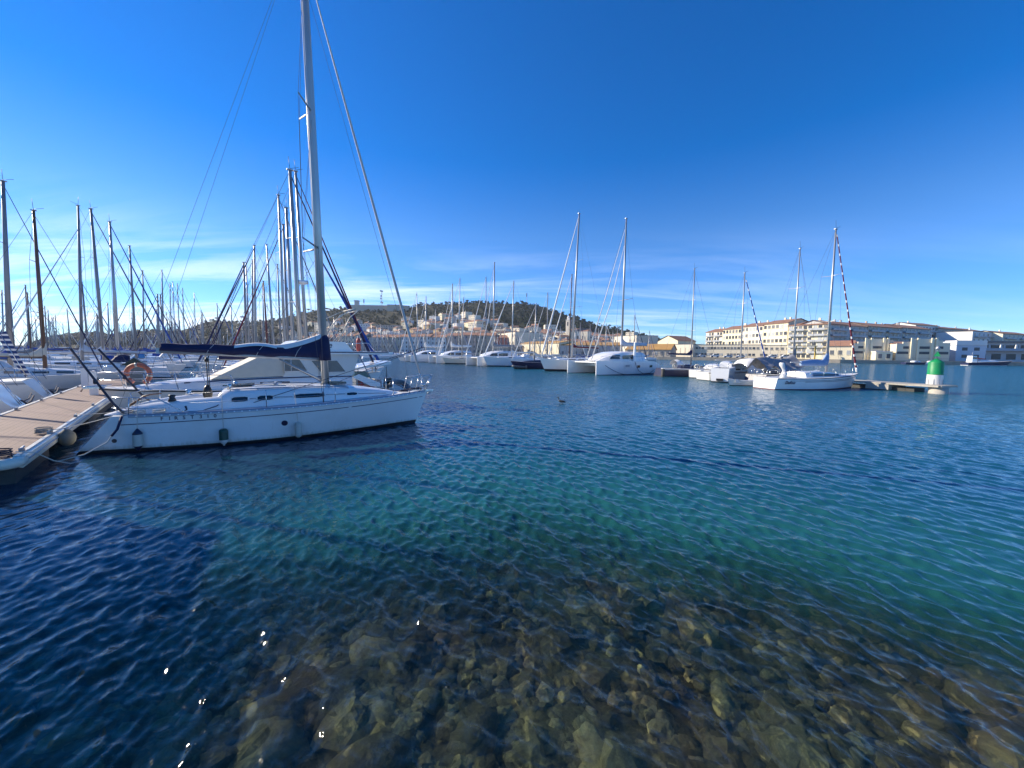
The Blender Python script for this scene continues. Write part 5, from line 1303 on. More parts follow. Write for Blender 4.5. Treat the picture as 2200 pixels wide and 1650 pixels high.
# posts left of the dinghy
# broad white transom of a motorboat, seen from astern
def transom_boat(label, px, wy, wpx, rz, L, fb, cabin=False, name='motorboat', grp=None, hm=None):
    c = G(px, wy); d = c.y; B = wpx*d/FPX
    t = thing(name, label, 'motorboat', c, rz, grp); hf = hull_fn(L, B, fb, fb*1.15, rs=.05, rb=.7, ws=.96, sag=.0)
    hull_mesh(hf, n=12).build('hull', [hm or gel, antif, hm or gel], t); deck_mesh(hf, n=14, cock=(.06, .45, B*.35, .4)).build('deck', deckm, t)
    st = [(L*.42, B*.36, fb, .5, .06), (L*.5, B*.36, fb+.02, .62, .06), (L*.65, B*.3, fb+.05, .45, .05), (L*.82, B*.14, fb+.1, .08, .02)]
    cb = cabin_mesh(st).build('cabin', gel, t)
    m = MB(); 
    for s in (-1, 1): m.add([(L*.5, s*B*.365, fb+.25), (L*.62, s*B*.33, fb+.27), (L*.6, s*B*.315, fb+.45), (L*.5, s*B*.345, fb+.5)], [(0, 1, 2, 3)])
    m.build('window', glassd, cb)
    m = MB()
    for s in (-1, 1): m.tube([(.1, s*B*.42, fb), (.1, s*B*.42, fb+.5), (L*.4, s*B*.44, fb+.52), (L*.42, s*B*.44, fb)], .018, 5)
    m.build('rail', steel, t)
    return t
tb = transom_boat('motorboat showing its broad bright white transom to the camera in the right hand group', 1545, 822, 37, R_(52), 7.0, 1.45, grp=GRR)
m = MB(); m.box((-.10, -.05, .30), (.22, .62, .22)); m.build('stern_drive', black, tb)
transom_boat('small white motorboat with rounded stern left of the broad white transom', 1500, 813, 46, R_(38), 7.5, 1.0, grp=GRR, hm=gel2)
transom_boat('low white motorboat tucked between the tarpaulin boat and the broad transom', 1560, 812, 34, R_(30), 6.5, .9, grp=GRR)
t_ = thing('lifebuoy', 'white horseshoe buoy on the stern rail of the small rounded motorboat', 'lifebuoy', G(1496, 813)+Vector((0, -.1, 1.35)), R_(-20))
m = MB(); a0 = R_(-60); m.tube([(.28*math.cos(a0+R_(300)*i/18), 0, .28*math.sin(a0+R_(300)*i/18)) for i in range(19)], .075, 8); m.build('ring', fendw, t_)
m = MB(); m.box((0, .02, -.05), (.1, .05, .3)); m.build('holder', steel, t_)
# dark hulled boat with bow left
p = AT(1484, 790, 50); rz = R_(8); mx = 4.6
t, hf = sailboat('dark hulled sailboat with round white cabin and black boom cover, right of the largest catamaran', (p.x-mx*math.cos(rz), p.y-mx*math.sin(rz), 0), rz, Lw=8.2, B=2.9, mast=AT(1486, 578, 50).z, mx=mx, cover='navy', group=GRR, hullm=navyhull, stay='bare', detail=2, boomz=1.6, boot=antif, stripecol=gel, sprayhood='white', f0=1.0)
t_ = thing('lifebuoy', 'cream horseshoe buoy hanging on the rail of the dark hulled sailboat', 'lifebuoy', AT(1450, 786, 48.6), 0)
m = MB(); m.tube([(.26*math.cos(a0+R_(300)*i/18), 0, .26*math.sin(a0+R_(300)*i/18)) for i in range(19)], .07, 8); m.build('ring', beigec, t_)
m = MB(); m.box((0, .02, -.05), (.1, .05, .3)); m.build('holder', steel, t_)
def mooring_pile(label, px, py, h, r=.2):
    c = G(px, py); t = thing('mooring_pile', label, 'post', c); m = MB(); m.tube([(0, 0, -.6), (0, 0, h)], r, 10); m.build('post', dconcrete, t); m = MB(); m.tube([(0, 0, h), (0, 0, h+.08)], r*1.15, 10); m.build('cap', gel2, t)
mooring_pile('dark mooring post with pale cap between the largest catamaran and the dark hull', 1424, 810, 1.0, .22)
# ------------------------------------------------------------------ seabird on the water
def bird():
    c = G(1207, 866); t = thing('seabird', 'small dark seabird with pale throat swimming on open water', 'bird', c, R_(160))
    me = bpy.data.meshes.new('body'); V = [(-.22, 0, .07), (-.1, 0, .09), (.05, 0, .09), (.14, 0, .12), (.17, 0, .22), (.18, 0, .30), (.24, 0, .31), (.31, 0, .305)]
    rr = [.015, .07, .075, .045, .025, .035, .02, .006]
    me.from_pydata(V, [(i, i+1) for i in range(7)], []); o = bpy.data.objects.new('body', me); COL.objects.link(o); md = o.modifiers.new('skin', 'SKIN')
    for v, r in zip(me.skin_vertices[0].data, rr): v.radius = (r, r)
    me.skin_vertices[0].data[2].use_root = True; s = o.modifiers.new('sub', 'SUBSURF'); s.levels = 2; s.render_levels = 2
    o.parent = t; me.materials.append(mat('dark_feathers', (.04, .035, .03), .7, var=.3, scale=20))
    m = MB(); m.lathe((.155, 0, .13), [(0, -.02), (.03, 0), (.034, .04), (.022, .08), (0, .1)], 8); m.build('throat', gel2, t)
bird()
# ------------------------------------------------------------------ land: quay edge, town slope, hill
def lerp_tab(tab, x):
    if x <= tab[0][0]: return tab[0][1]
    for (a, b), (c, d) in zip(tab, tab[1:]):
        if x <= c: return b+(d-b)*(x-a)/(c-a)
    return tab[-1][1]
EDGE = [(-3, 300), (-.55, 300), (0, 262), (.36, 205), (.85, 163), (1.35, 149), (3, 149)]
SKYL = [(-400, 742), (0, 742), (60, 738), (110, 718), (150, 710), (215, 706), (235, 713), (300, 704), (330, 702), (400, 702), (430, 690), (450, 684), (480, 682), (510, 688), (560, 684), (600, 680), (640, 670), (690, 658),
        (745, 657), (790, 654), (860, 654), (890, 651), (920, 646), (960, 645), (1000, 643), (1030, 641), (1080, 644), (1130, 645), (1160, 652), (1200, 667), (1220, 672), (1260, 684), (1300, 697), (1340, 703), (1380, 713), (1410, 722), (1450, 732), (1500, 742), (1600, 748), (2600, 752)]
RIDGE = [((px-1100)/FPX, max(4.0, AT(px, py+3, 1000).z-5)) for px, py in SKYL]
def land_z(x, y):
    u = x/y; H = lerp_tab(RIDGE, u); s = (y-400)/600
    if s <= 0: return 1.35
    if s <= 1: g = 0.35*s+0.65*s**1.5
    else: g = max(0.1, 1-(s-1)*0.7)
    return 1.35+(H-1.35)*g
def town_mat():
    m = bpy.data.materials.new('hillside_scrub'); m.use_nodes = True; t = m.node_tree; b = t.nodes['Principled BSDF']; b.inputs['Roughness'].default_value = 1.0; b.inputs['Specular IOR Level'].default_value = .1
    c = N(t, 'ShaderNodeNewGeometry')
    n = N(t, 'ShaderNodeTexNoise', inp={'Scale': .02, 'Detail': 9.0, 'Roughness': .75}); L(t, c, 'Position', n, 'Vector')
    r = N(t, 'ShaderNodeValToRGB'); L(t, n, 0, r, 0); e = r.color_ramp.elements
    e[0].position = .35; e[0].color = (.020, .026, .014, 1); e[1].position = .75; e[1].color = (.13, .115, .08, 1); x = e.new(.52); x.color = (.040, .042, .024, 1)
    L(t, r, 0, b, 'Base Color'); return m
scrub = town_mat()
def build_land():
    us = [-2.6+5.2*i/220 for i in range(221)]; rows = []
    for k in range(70):
        row = []
        for u in us:
            e = lerp_tab(EDGE, u); f = k/69
            y = e+(1500-e)*f**1.6; z = land_z(u*y, y) + (3*mnoise.noise(Vector((u*y*.02, y*.02, 0))) if y > 460 else 0)
            row.append((u*y, y, max(1.35, z)))
        rows.append(row)
    m = MB(); m.grid(rows, 0, True); m.build('hills', scrub, kind='structure')
    # quay: stone wall and paved apron
    m = MB(); rows = []
    for u in us:
        e = lerp_tab(EDGE, u); rows.append([(u*(e-.1), e-.1, -.8), (u*(e-.1), e-.1, 1.40), (u*(e+.8), e+.8, 1.42)])
    m.grid(rows, 0, False); m.build('quay', mat('quay_stone', (.34, .30, .24), .9, var=.25, scale=.5, dirt=(.10, .09, .07), dirtamt=.6), kind='structure')
    m = MB(); rows = []
    for u in us:
        e = lerp_tab(EDGE, u); rows.append([(u*(e+.8), e+.8, 1.40), (u*(e+38), e+38, 1.44)])
    m.grid(rows, 0, False); m.build('road', asph, kind='structure')
build_land()

# ------------------------------------------------------------------ buildings
def wm(name, c): return mat('wall_'+name, c, .9, var=.08, scale=.15, dirt=tuple(x*.6 for x in c), dirtamt=.35)
cream_w = wm('cream', (.78, .70, .55)); yellow_w = wm('pale_yellow', (.80, .71, .50)); white_w = wm('white', (.78, .76, .72)); pink_w = wm('pink', (.62, .45, .35)); ochre_w = wm('ochre', (.50, .36, .20)); grey_w = wm('grey', (.50, .48, .45)); rose_w = wm('rose', (.40, .16, .13)); stone_w = wm('stone', (.50, .44, .35)); beige_w = wm('beige', (.72, .64, .48)); blue_w = wm('bluish', (.60, .64, .70))
tile_r = mat('terracotta_tiles', (.36, .19, .12), .9, var=.3, scale=.6, bump=.2, bscale=2); tile_b = mat('brown_tiles', (.26, .145, .10), .9, var=.3, scale=.5, bump=.2, bscale=2); tile_o = mat('orange_tiles', (.46, .26, .08), .9, var=.25, scale=.3)
grey_r = mat('grey_roofing', (.20, .20, .20), .9, var=.2, scale=.4); white_r = mat('white_roofing', (.62, .62, .60), .8, var=.1)
shut = mat('shuttered_window', (.05, .055, .065), .3, var=.5, scale=.9); winmid = mat('half_shuttered_window', (.16, .165, .17), .4, var=.4, scale=.9); shut2 = mat('pale_shutter', (.40, .42, .42), .6, var=.2); balc = mat('balcony_rail', (.36, .38, .40), .5, var=.1)
def building(label, A, B, h, dep, wall, roof='gable', roofm=None, win=None, group=None, cat='building', name='building', z0=1.35, rise=None, bandh=None, balcony=0, side=0, overhang=.5, chim=1, wmat=None, wsize=None, parapet=0):
    """front facade from A to B (plan points seen left to right), depth dep away from the viewer"""
    A = Vector((A[0], A[1], 0)); B = Vector((B[0], B[1], 0)); d = B-A; w = d.length; rz = math.atan2(d.y, d.x)
    t = thing(name, label, cat, (A.x, A.y, z0), rz, group)     # local x along facade, y away
    m = MB(); rise = rise or (2.2 if roof != 'flat' else .3); oh = overhang
    m.box((w/2, dep/2, h/2-1), (w, dep, h+2)); 
    if roof == 'gable': m.prism([(0, h), (dep, h), (dep/2, h+rise)], 0.01, w-.01, axis='X')
    if roof == 'gableside': m.prism([(0, h), (w, h), (w/2, h+rise)], 0.01, dep-.01, axis='Y')
    wl = m.build('wall', wall, t)
    m = MB(); rm = roofm or tile_r
    if roof == 'gable':
        k = .18; m.add([(-oh, -oh, h-.1), (w+oh, -oh, h-.1), (w+oh, dep/2, h+rise+k), (-oh, dep/2, h+rise+k), (w+oh, dep+oh, h-.1), (-oh, dep+oh, h-.1)], [(0, 1, 2, 3), (3, 2, 4, 5)])
        m.add([(-oh, -oh, h-.35), (w+oh, -oh, h-.35), (w+oh, -oh, h-.1), (-oh, -oh, h-.1)], [(0, 1, 2, 3)]); m.add([(-oh, -oh, h-.35), (w+oh, -oh, h-.35), (w+oh, dep/2, h+rise), (-oh, dep/2, h+rise), (w+oh, dep+oh, h-.35), (-oh, dep+oh, h-.35)], [(3, 2, 1, 0), (5, 4, 2, 3)])
    elif roof == 'gableside':
        m.add([(-oh, -oh, h-.1), (w/2, -oh, h+rise+.15), (w/2, dep+oh, h+rise+.15), (-oh, dep+oh, h-.1), (w+oh, -oh, h-.1), (w+oh, dep+oh, h-.1)], [(0, 1, 2, 3), (1, 4, 5, 2)])
    elif roof == 'hip':
        q = min(w, dep)*.45; m.add([(-oh, -oh, h), (w+oh, -oh, h), (w+oh, dep+oh, h), (-oh, dep+oh, h), (q, dep/2, h+rise), (w-q, dep/2, h+rise), (-oh, -oh, h-.3), (w+oh, -oh, h-.3), (w+oh, dep+oh, h-.3), (-oh, dep+oh, h-.3)],
            [(0, 1, 5, 4), (1, 2, 5), (2, 3, 4, 5), (3, 0, 4), (6, 7, 1, 0), (7, 8, 2, 1), (8, 9, 3, 2), (9, 6, 0, 3), (9, 8, 7, 6)])
    else: m.box((w/2, dep/2, h+.15), (w+oh*.6, dep+oh*.6, .3)); 
    rf = m.build('roof', rm, t)
    for k in range(chim):
        m = MB(); m.box((w*(.25+.5*rnd.random()), dep*.5+.01, h+rise+.5), (.9, .6, 1.4)); m.build('chimney', wall, rf)
    if win:
        nx, nz = win; zst = h/nz; ww, wh = wsize or (min(1.3, w/nx*.45), min(1.9, zst*.55))
        mes = []
        for wmv in ((wmat or shut), (wmat or shut2), (wmat or winmid)):
            m = MB(); m.box((0, 0, 0), (ww, .10, wh)); m.box((0, -.05, -wh/2-.06), (ww+.2, .2, .12), 1); mes.append((m, wmv))
        me = None; cache = {}
        for i in range(nx):
            for j in range(nz):
                if rnd.random() < .05: continue
                x = w*(i+.5)/nx; z = zst*(j+.5)
                kk = rnd.choice([0, 0, 1, 2, 2])
                if kk not in cache: o = mes[kk][0].build('window', [mes[kk][1], wall], t); cache[kk] = o.data; me = o.data
                else: o = bpy.data.objects.new('window', cache[kk]); COL.objects.link(o); o.parent = t
                o.location = (x, -.04, z)
        if side:
            for (xs, sgn) in ((0, -1), (w, 1)):
                for i in range(side):
                    for j in range(nz):
                        o = bpy.data.objects.new('window', me); COL.objects.link(o); o.parent = t; o.rotation_euler = (0, 0, math.pi/2*sgn)
                        o.location = (xs+sgn*.04, dep*(i+.5)/side, zst*(j+.5))
    if balcony:
        nz = win[1]
        for j in range(1, nz):
            for (xa, xb) in ([(.05, .45), (.55, .95)] if balcony == 2 else [(.06, .94)]):
                m = MB(); z = h/nz*j; m.box((w*(xa+xb)/2, -.6, z), (w*(xb-xa), 1.2, .14)); m.box((w*(xa+xb)/2, -1.17, z+.5), (w*(xb-xa), .06, .9)); m.build('balcony', balc if balcony == 2 else wall, t)
    return t
def xy(px, D): p = AT(px, 760, D); return (p.x, p.y)
def hgt(px, py, D, z0=1.35): return AT(px, py, D).z-z0
# long apartment block: sunlit wing as five bays, shaded wing as five more
GA = 'apartment blocks behind the right hand quay'
A_ = Vector(xy(1515, 262)+(0,)); B_ = Vector(xy(1690, 200)+(0,)); C_2 = Vector(xy(1775, 184)+(0,)); D_2 = Vector(xy(1995, 224)+(0,))
n = 4
labs = ['cream apartment block with terraces at the low left end of the long sunlit facade', 'cream apartment block second from the left end of the long sunlit facade', 'cream apartment block with paired windows in the middle of the long sunlit facade', 'cream apartment block with brown roof just left of the tall corner block']
for i in range(n):
    a = A_.lerp(B_, i/n); b = A_.lerp(B_, (i+1)/n-.004); hh = hgt(1515+(1690-1515)*(i+.6)/n, 716-24*(i+.6)/n, (a.y+b.y)/2)
    building(labs[i], a, b, hh, 14, (cream_w, yellow_w)[i % 2], 'gable', tile_b, (6, 5), GA, rise=2.0, balcony=(2 if i == 0 else 0), chim=2, wsize=(1.7, 1.8))
building('tall cream corner block with hipped brown roof and white awnings', B_+(C_2-B_)*.01, C_2, hgt(1775, 695, 184), 15, yellow_w, 'hip', tile_b, (8, 6), GA, rise=2.4, balcony=2, wsize=(1.6, 1.7))
labs = ['shaded grey apartment block with glazed bays right of the sunlit corner', 'shaded apartment block second from the sunlit corner', 'shaded apartment block with two gabled dormers at its right end']
for i in range(3):
    a = C_2.lerp(D_2, i/3+.005); b = C_2.lerp(D_2, (i+1)/3); hh = hgt(1775+(1995-1775)*(i+.5)/3, 697+10*(i+.5)/3, (a.y+b.y)/2)
    building(labs[i], a, b, hh, 14, (grey_w, stone_w, grey_w)[i], 'gable', tile_r, (8, 6), GA, rise=2.2, balcony=2, wsize=(1.7, 1.8), chim=2)
more = [(1893, 1962, 235, 250, 706, grey_w, 'flat', 'dark flat roofed block with grey parapet in the shade'), (1962, 2010, 245, 252, 700, white_w, 'gable', 'white terraced block with brown roof steps, left of the long low roofs'), (2010, 2060, 250, 262, 708, stone_w, 'gable', 'shaded block with long sloping tile roof behind the white hall'),
        (2060, 2110, 262, 275, 712, grey_w, 'gable', 'low shaded block with brown roof above the white hall'), (2085, 2150, 235, 250, 716, white_w, 'flat', 'white and cream block with stepped roof near the right edge'), (2150, 2215, 240, 255, 720, cream_w, 'gable', 'cream block with pale roof cut by the right edge')]
for (pa, pb, da, db, py, wl, rf, lab) in more: building(lab, xy(pa, da), xy(pb, db), hgt(pb, py, db), 16, wl, rf, tile_b if rf == 'gable' else grey_r, (7, 5), GA, rise=2, balcony=2, wsize=(1.6, 1.7))
# two-storey shaded quay row
GQ = 'low workshops along the quay'
row = [(1487, 1532, 228, 222, 741, 'grey two storey quay workshop with small windows, left end of the row'), (1532, 1582, 222, 215, 741, 'grey two storey quay workshop with blue window strip'), (1582, 1640, 215, 207, 741, 'grey two storey quay workshop behind the parked vans'), (1640, 1722, 207, 196, 742, 'grey two storey quay workshop ending beside the yellow crane frame')]
for (pa, pb, da, db, py, lab) in row: building(lab, xy(pa, da), xy(pb, db), hgt(pb, py, db), 12, beige_w, 'flat', grey_r, (7, 2), GQ, chim=0, wsize=(1.2, 1.2))
# beige art deco warehouse with stepped gables and yellow pilasters
def warehouse():
    GW = 'stepped beige warehouses on the right quay'
    for (pa, pb, D1, D2, labs, cols) in ((1830, 1932, 172, 168, 'beige warehouse with stepped gable and yellow pilasters, left one', 6), (1925, 2040, 164, 159, 'beige warehouse with stepped gable and yellow pilasters, right one of the two', 6)):
        A = Vector(xy(pa, D1)+(0,)); B = Vector(xy(pb, D2)+(0,)); w = (B-A).length; rz = math.atan2(B.y-A.y, B.x-A.x); h = hgt(pb, 728, D2)
        t = thing('warehouse', labs, 'warehouse', (A.x, A.y, 1.35), rz, GW)
        steps = [(0, h*.78), (.12*w, h*.78), (.12*w, h*.86), (.28*w, h*.86), (.28*w, h), (.74*w, h), (.74*w, h*.93), (.86*w, h*.93), (.86*w, h*.82), (w, h*.82)]
        m = MB(); m.prism([(0, -2), (w, -2)]+steps[::-1], 0, .6); m.box((w/2, 10, h*.38-1), (w-.02, 18.8, h*.76+2)); m.build('wall', beige_w, t)
        m = MB(); m.prism([(.6, h*.74), (19.8, h*.74), (10, h*.9)], .05, w-.05, axis='X'); m.build('roof', tile_r, t)
        for x in (.28, .40, .66, .74):
            m = MB(); m.box((w*x, -.25, h*.52-1), (.7, .5, h*1.04+2)); m.build('pilaster', yellow_w, t)
        for x in (.07, .18, .48, .57, .82, .92):
            for z in (.36, .60):
                if z == .6 and x in (.07, .92): continue
                m = MB(); m.box((w*x, -.03, h*z), (1.9, .14, 1.05)); m.box((w*x, -.06, h*z-.6), (2.2, .2, .12), 1); m.build('window', [shut, yellow_w], t)
        m = MB(); m.box((w*.5, -.06, h*.12), (w*.98, .12, .10)); m.build('plinth_line', stone_w, t)
    building('small yellow shed with red lean-to roof joined to the left warehouse', xy(1778, 178), xy(1832, 172), hgt(1800, 742, 175), 12, yellow_w, 'gable', tile_r, (3, 1), rise=2.2, chim=0, name='shed', cat='shed')
    building('square pale yellow block between the two stepped warehouses', xy(1882, 166), xy(1918, 164), 3.6, 5, yellow_w, 'flat', white_r, (2, 1), chim=0, name='shed', cat='shed')
warehouse()
# white modern hall on the right
def white_hall():
    A = Vector(xy(2035, 168)+(0,)); B = Vector(xy(2290, 160)+(0,)); w = (B-A).length; rz = math.atan2(B.y-A.y, B.x-A.x); h = hgt(2100, 733, 166)
    t = thing('harbour_hall', 'long white harbour hall with flat overhanging roofs behind the navy launch', 'hall', (A.x, A.y, 1.35), rz)
    m = MB(); m.box((w/2, 9, h*.5-1), (w, 16, h+2-.6)); m.box((5.2, -1.5, h*.4-1), (10.4, 5, h*.8+2)); m.build('wall', blue_w, t)
    m = MB(); m.box((w/2+5, 7.0, h-.2), (w-6, 18, .6)); m.build('roof', grey_r, t)
    m = MB(); m.box((5.0, -1.6, h*.8+.9), (10.6, 5.6, 1.9)); m.build('parapet', white_w, t)
    m = MB(); m.box((w/2+5.5, -1.2, h*.55), (w-10.5, 4.6, .35)); m.build('canopy', mat('canopy_grey', (.38, .40, .44), .5), t)
    for k in range(9):
        m = MB(); m.box((13+k*5.2, .9, h*.74), (4.2, .16, 1.3)); m.build('window', shut, t)
        m = MB(); m.box((11+k*5.2, -3.0, h*.74), (.8, .5, 1.6), taper=.5); m.build('vent_cowl', white_w, t)
    for k in range(8):
        m = MB(); m.box((13+k*5.2, .93, h*.25), (3.2, .14, 2.4)); m.build('door', shut, t)
    for x in (3.0, 7.2):
        for z in (.25, .6):
            m = MB(); m.box((x, -4.03, h*z), (1.8, .14, 1.3)); m.build('window', shut, t)
white_hall()
# unseen block and quay slab, added to throw shade over the left water
m = MB(); m.prism([(-45, -14), (-8, -9), (-9.8, -1.0), (-16.6, 10.6), (-45, -1)], -1.5, 1.3, axis='Z'); m.build('added_quayside', concrete, kind='structure')
building('tall plain block added out of view to shade the water left of the pontoon', (-20.3, -5.1), (-12.5, -.6), 5.8, 12, cream_w, 'flat', grey_r, (5, 2), chim=0)
# yellow gabled shed, orange roofed hangar, yellow wall hangar
building('yellow gabled warehouse with one tall slit window, left of the workshop row', xy(1412, 250), xy(1455, 236), hgt(1435, 732, 240), 16, yellow_w, 'gableside', tile_b, (1, 2), rise=3.2, chim=0, wsize=(1.1, 2.4), name='warehouse', cat='warehouse')
building('plain cream wall warehouse joining the gabled one to the workshop row', xy(1446, 236), xy(1488, 226), hgt(1470, 740, 230), 14, cream_w, 'flat', grey_r, (4, 1), chim=0, wsize=(.3, 3.5), wmat=stone_w, name='warehouse', cat='warehouse')
building('long hangar with rusty orange roof behind the largest catamaran', xy(1345, 225), xy(1440, 212), 4.2, 18, stone_w, 'gable', tile_o, (8, 1), rise=3.0, chim=0, name='hangar', cat='hangar')
building('bright yellow ribbed warehouse wall in the sun at the centre of the waterfront', xy(1116, 300), xy(1200, 262), hgt(1160, 737, 280), 20, yellow_w, 'gable', tile_o, (12, 1), rise=1.5, chim=0, wsize=(.35, 5.0), wmat=stone_w, name='warehouse', cat='warehouse')
building('long grey quay hangar with ochre roof between the tall masts', xy(1202, 262), xy(1332, 252), hgt(1260, 741, 256), 20, grey_w, 'gable', tile_o, (9, 2), rise=2.0, chim=0, name='hangar', cat='hangar')
building('low grey hangar with curved pale roof below the white house block', xy(1060, 285), xy(1118, 280), hgt(1090, 746, 282), 12, stone_w, 'gable', grey_r, (6, 1), rise=1.4, chim=0, name='hangar', cat='hangar')
t = building('white four storey block with sunlit window side and blank grey side above the yellow wall', xy(1071, 372), xy(1106, 330), hgt(1100, 713, 330), 26, cream_w, 'flat', grey_r, (5, 3), chim=0, wsize=(1.7, 2.4)); 
building('cream low block with dark roof sections right of the hangars', xy(1318, 330), xy(1366, 300), hgt(1340, 722, 315), 20, cream_w, 'flat', grey_r, (6, 2), chim=1)
# waterfront row of town houses in the shade
GT = 'shaded town houses along the far quay'
px = 640; k = 0; cl = ['grey', 'pinkish', 'pale', 'rose', 'brown', 'cream']; cw = [grey_w, pink_w, white_w, rose_w, stone_w, beige_w]
while px < 1075:
    wpx = rnd.choice([24, 30, 34, 40]); D = 372-(px-640)*.06; i = rnd.randrange(6) if not 1040 < px < 1076 else 3
    building('%s %s storey town house on the far quay seen %s' % (cl[i], ['four', 'five'][k % 2], ['behind the flybridge frame', 'behind thin far masts', 'between far masts', 'left of the far catamarans', 'above the far catamarans', 'over the beige hull'][min(5, (px-640)//73)]),
             xy(px, D), xy(px+wpx-1, D-1.5), hgt(px, rnd.uniform(719, 727), D), 12, cw[i], 'gable', tile_r, (max(3, wpx//7), 4), GT, rise=2.4, wsize=(1.1, 1.9)); px += wpx; k += 1
# ------------------------------------------------------------------ houses on the slope: prototypes then copies
protos = []
specs = [(cream_w, tile_r, 11, 7.5, 'gable', 'cream'), (white_w, tile_b, 13, 7.5, 'hip', 'white'), (pink_w, tile_r, 10, 9.5, 'gable', 'pink'), (yellow_w, tile_r, 15, 8.5, 'gableside', 'yellow'), (stone_w, tile_b, 12, 10.5, 'gable', 'stone'), (cream_w, grey_r, 18, 12.5, 'flat', 'cream flat roofed'), (grey_w, tile_r, 13, 9.5, 'gable', 'grey'), (white_w, tile_r, 9.5, 6.5, 'hip', 'small white'), (ochre_w, tile_b, 14, 8.5, 'gable', 'ochre'), (white_w, white_r, 16, 9.5, 'flat', 'white flat roofed')]
def hill_pos(px, s): 
    y = 400+600*s; x = (px-1100)/FPX*y; return x, y, land_z(x, y)
placed = []; GH = 'houses stacked up the town slope'
def where(px, s):
    a = 'on the lower slope' if s < .25 else ('halfway up the slope' if s < .5 else 'high on the wooded slope')
    b = ('left of the nearest mast' if px < 690 else 'below the fort wall' if px < 880 else 'below the summit woods' if px < 1080 else 'above the white house block' if px < 1190 else 'near the church tower' if px < 1290 else 'on the right shoulder')
    return a+' '+b
first = {}
cands = []
for i in range(700):
    px = rnd.triangular(560, 1480, 1080) if i % 3 else rnd.uniform(660, 1480); s = rnd.random()**1.5*.62 if px < 1350 else rnd.random()*.35
    if px > 1420: s *= .4
    if 1060 < px < 1300 and s > .38: s = rnd.random()*.38
    if px < 640: s = .1+rnd.random()*.55
    cands.append((px, s))
for (px, s) in cands:
    if len(placed) >= 292: break
    x, y, z = hill_pos(px, s)
    if any(abs(x-a) < 9.5 and abs(y-b) < 8 for a, b in placed): continue
    placed.append((x, y)); k = rnd.randrange(len(specs)); wl, rf, w, h, rt, nm = specs[k]; rz = R_(rnd.choice([-38, -30, -20, 10, -50, -42])+rnd.uniform(-6, 6))
    lab = '%s house %s' % (nm, where(px, s))
    if k not in first:
        t = building(lab, (x, y), (x+w*math.cos(rz), y+w*math.sin(rz)), h, w*.8, wl, rt, rf, (max(2, int(w/3.6)), 2 if h < 9 else 3), GH, z0=z-.5, rise=2.0, chim=1, wsize=(1.2, 1.7), name='house', cat='house')
        index_kids(t); first[k] = t
    else: dup(first[k], (x, y, z-.5), rz, lab, GH, (1, 1, rnd.uniform(.85, 1.25)))
building('long pale yellow three storey school on the hill below the summit', (hill_pos(992, .42)[0], hill_pos(992, .42)[1]+25), (hill_pos(1024, .40)[0], hill_pos(1024, .40)[1]-8), 15, 18, yellow_w, 'hip', tile_r, (9, 3), z0=hill_pos(1010, .4)[2]-2, rise=3, name='school', cat='school')
building('cream building with grey roof standing higher than its neighbours under the fort', (hill_pos(905, .42)[0], hill_pos(905, .42)[1]), (hill_pos(925, .40)[0], hill_pos(925, .40)[1]-10), 13, 20, cream_w, 'gableside', tile_r, (4, 3), z0=hill_pos(915, .4)[2]-2, rise=4)
building('wide dark shaded block with flat roof under the fort wall', hill_pos(808, .35)[:2], hill_pos(860, .35)[:2], 14, 16, stone_w, 'flat', grey_r, (10, 4), z0=hill_pos(830, .35)[2]-1)
building('long dark building with flat tiled roof right of the church tower', hill_pos(1245, .33)[:2], hill_pos(1325, .33)[:2], 12, 16, stone_w, 'gable', tile_r, (12, 2), z0=hill_pos(1280, .33)[2]-1)
# church
x, y, z = hill_pos(1219, .2)
t = thing('church', 'cream church with slim bell tower rising before the wooded hill', 'church', (x, y, z-1), R_(-35))
m = MB(); m.box((0, 0, 17), (5.5, 5.5, 34)); m.box((14, 8, 9), (26, 13, 20)); m.build('wall', cream_w, t)
m = MB(); m.prism([(1.2, 18.9), (14.8, 18.9), (8, 23)], 1.0, 27.4, axis='X'); m.build('roof', tile_r, t)
m = MB(); m.box((0, 0, 34.2), (6.2, 6.2, .6)); m.box((0, 0, 36), (3.5, 3.5, 3.2)); m.lathe((0, 0, 37.6), [(2.3, 0), (1.4, 1.4), (0, 2.4)], 12); tw = m.build('belfry', white_w, t)
for s in ((0, -2.8), (-2.8, 0)):
    m = MB(); m.box((s[0], s[1], 29), (1.6 if s[0] == 0 else .2, .2 if s[0] == 0 else 1.6, 5)); m.build('bell_opening', shut, t)
for k in range(3):
    m = MB(); m.box((6+k*7, 1.45, 10), (1.6, .2, 6)); m.build('window', shut, t)
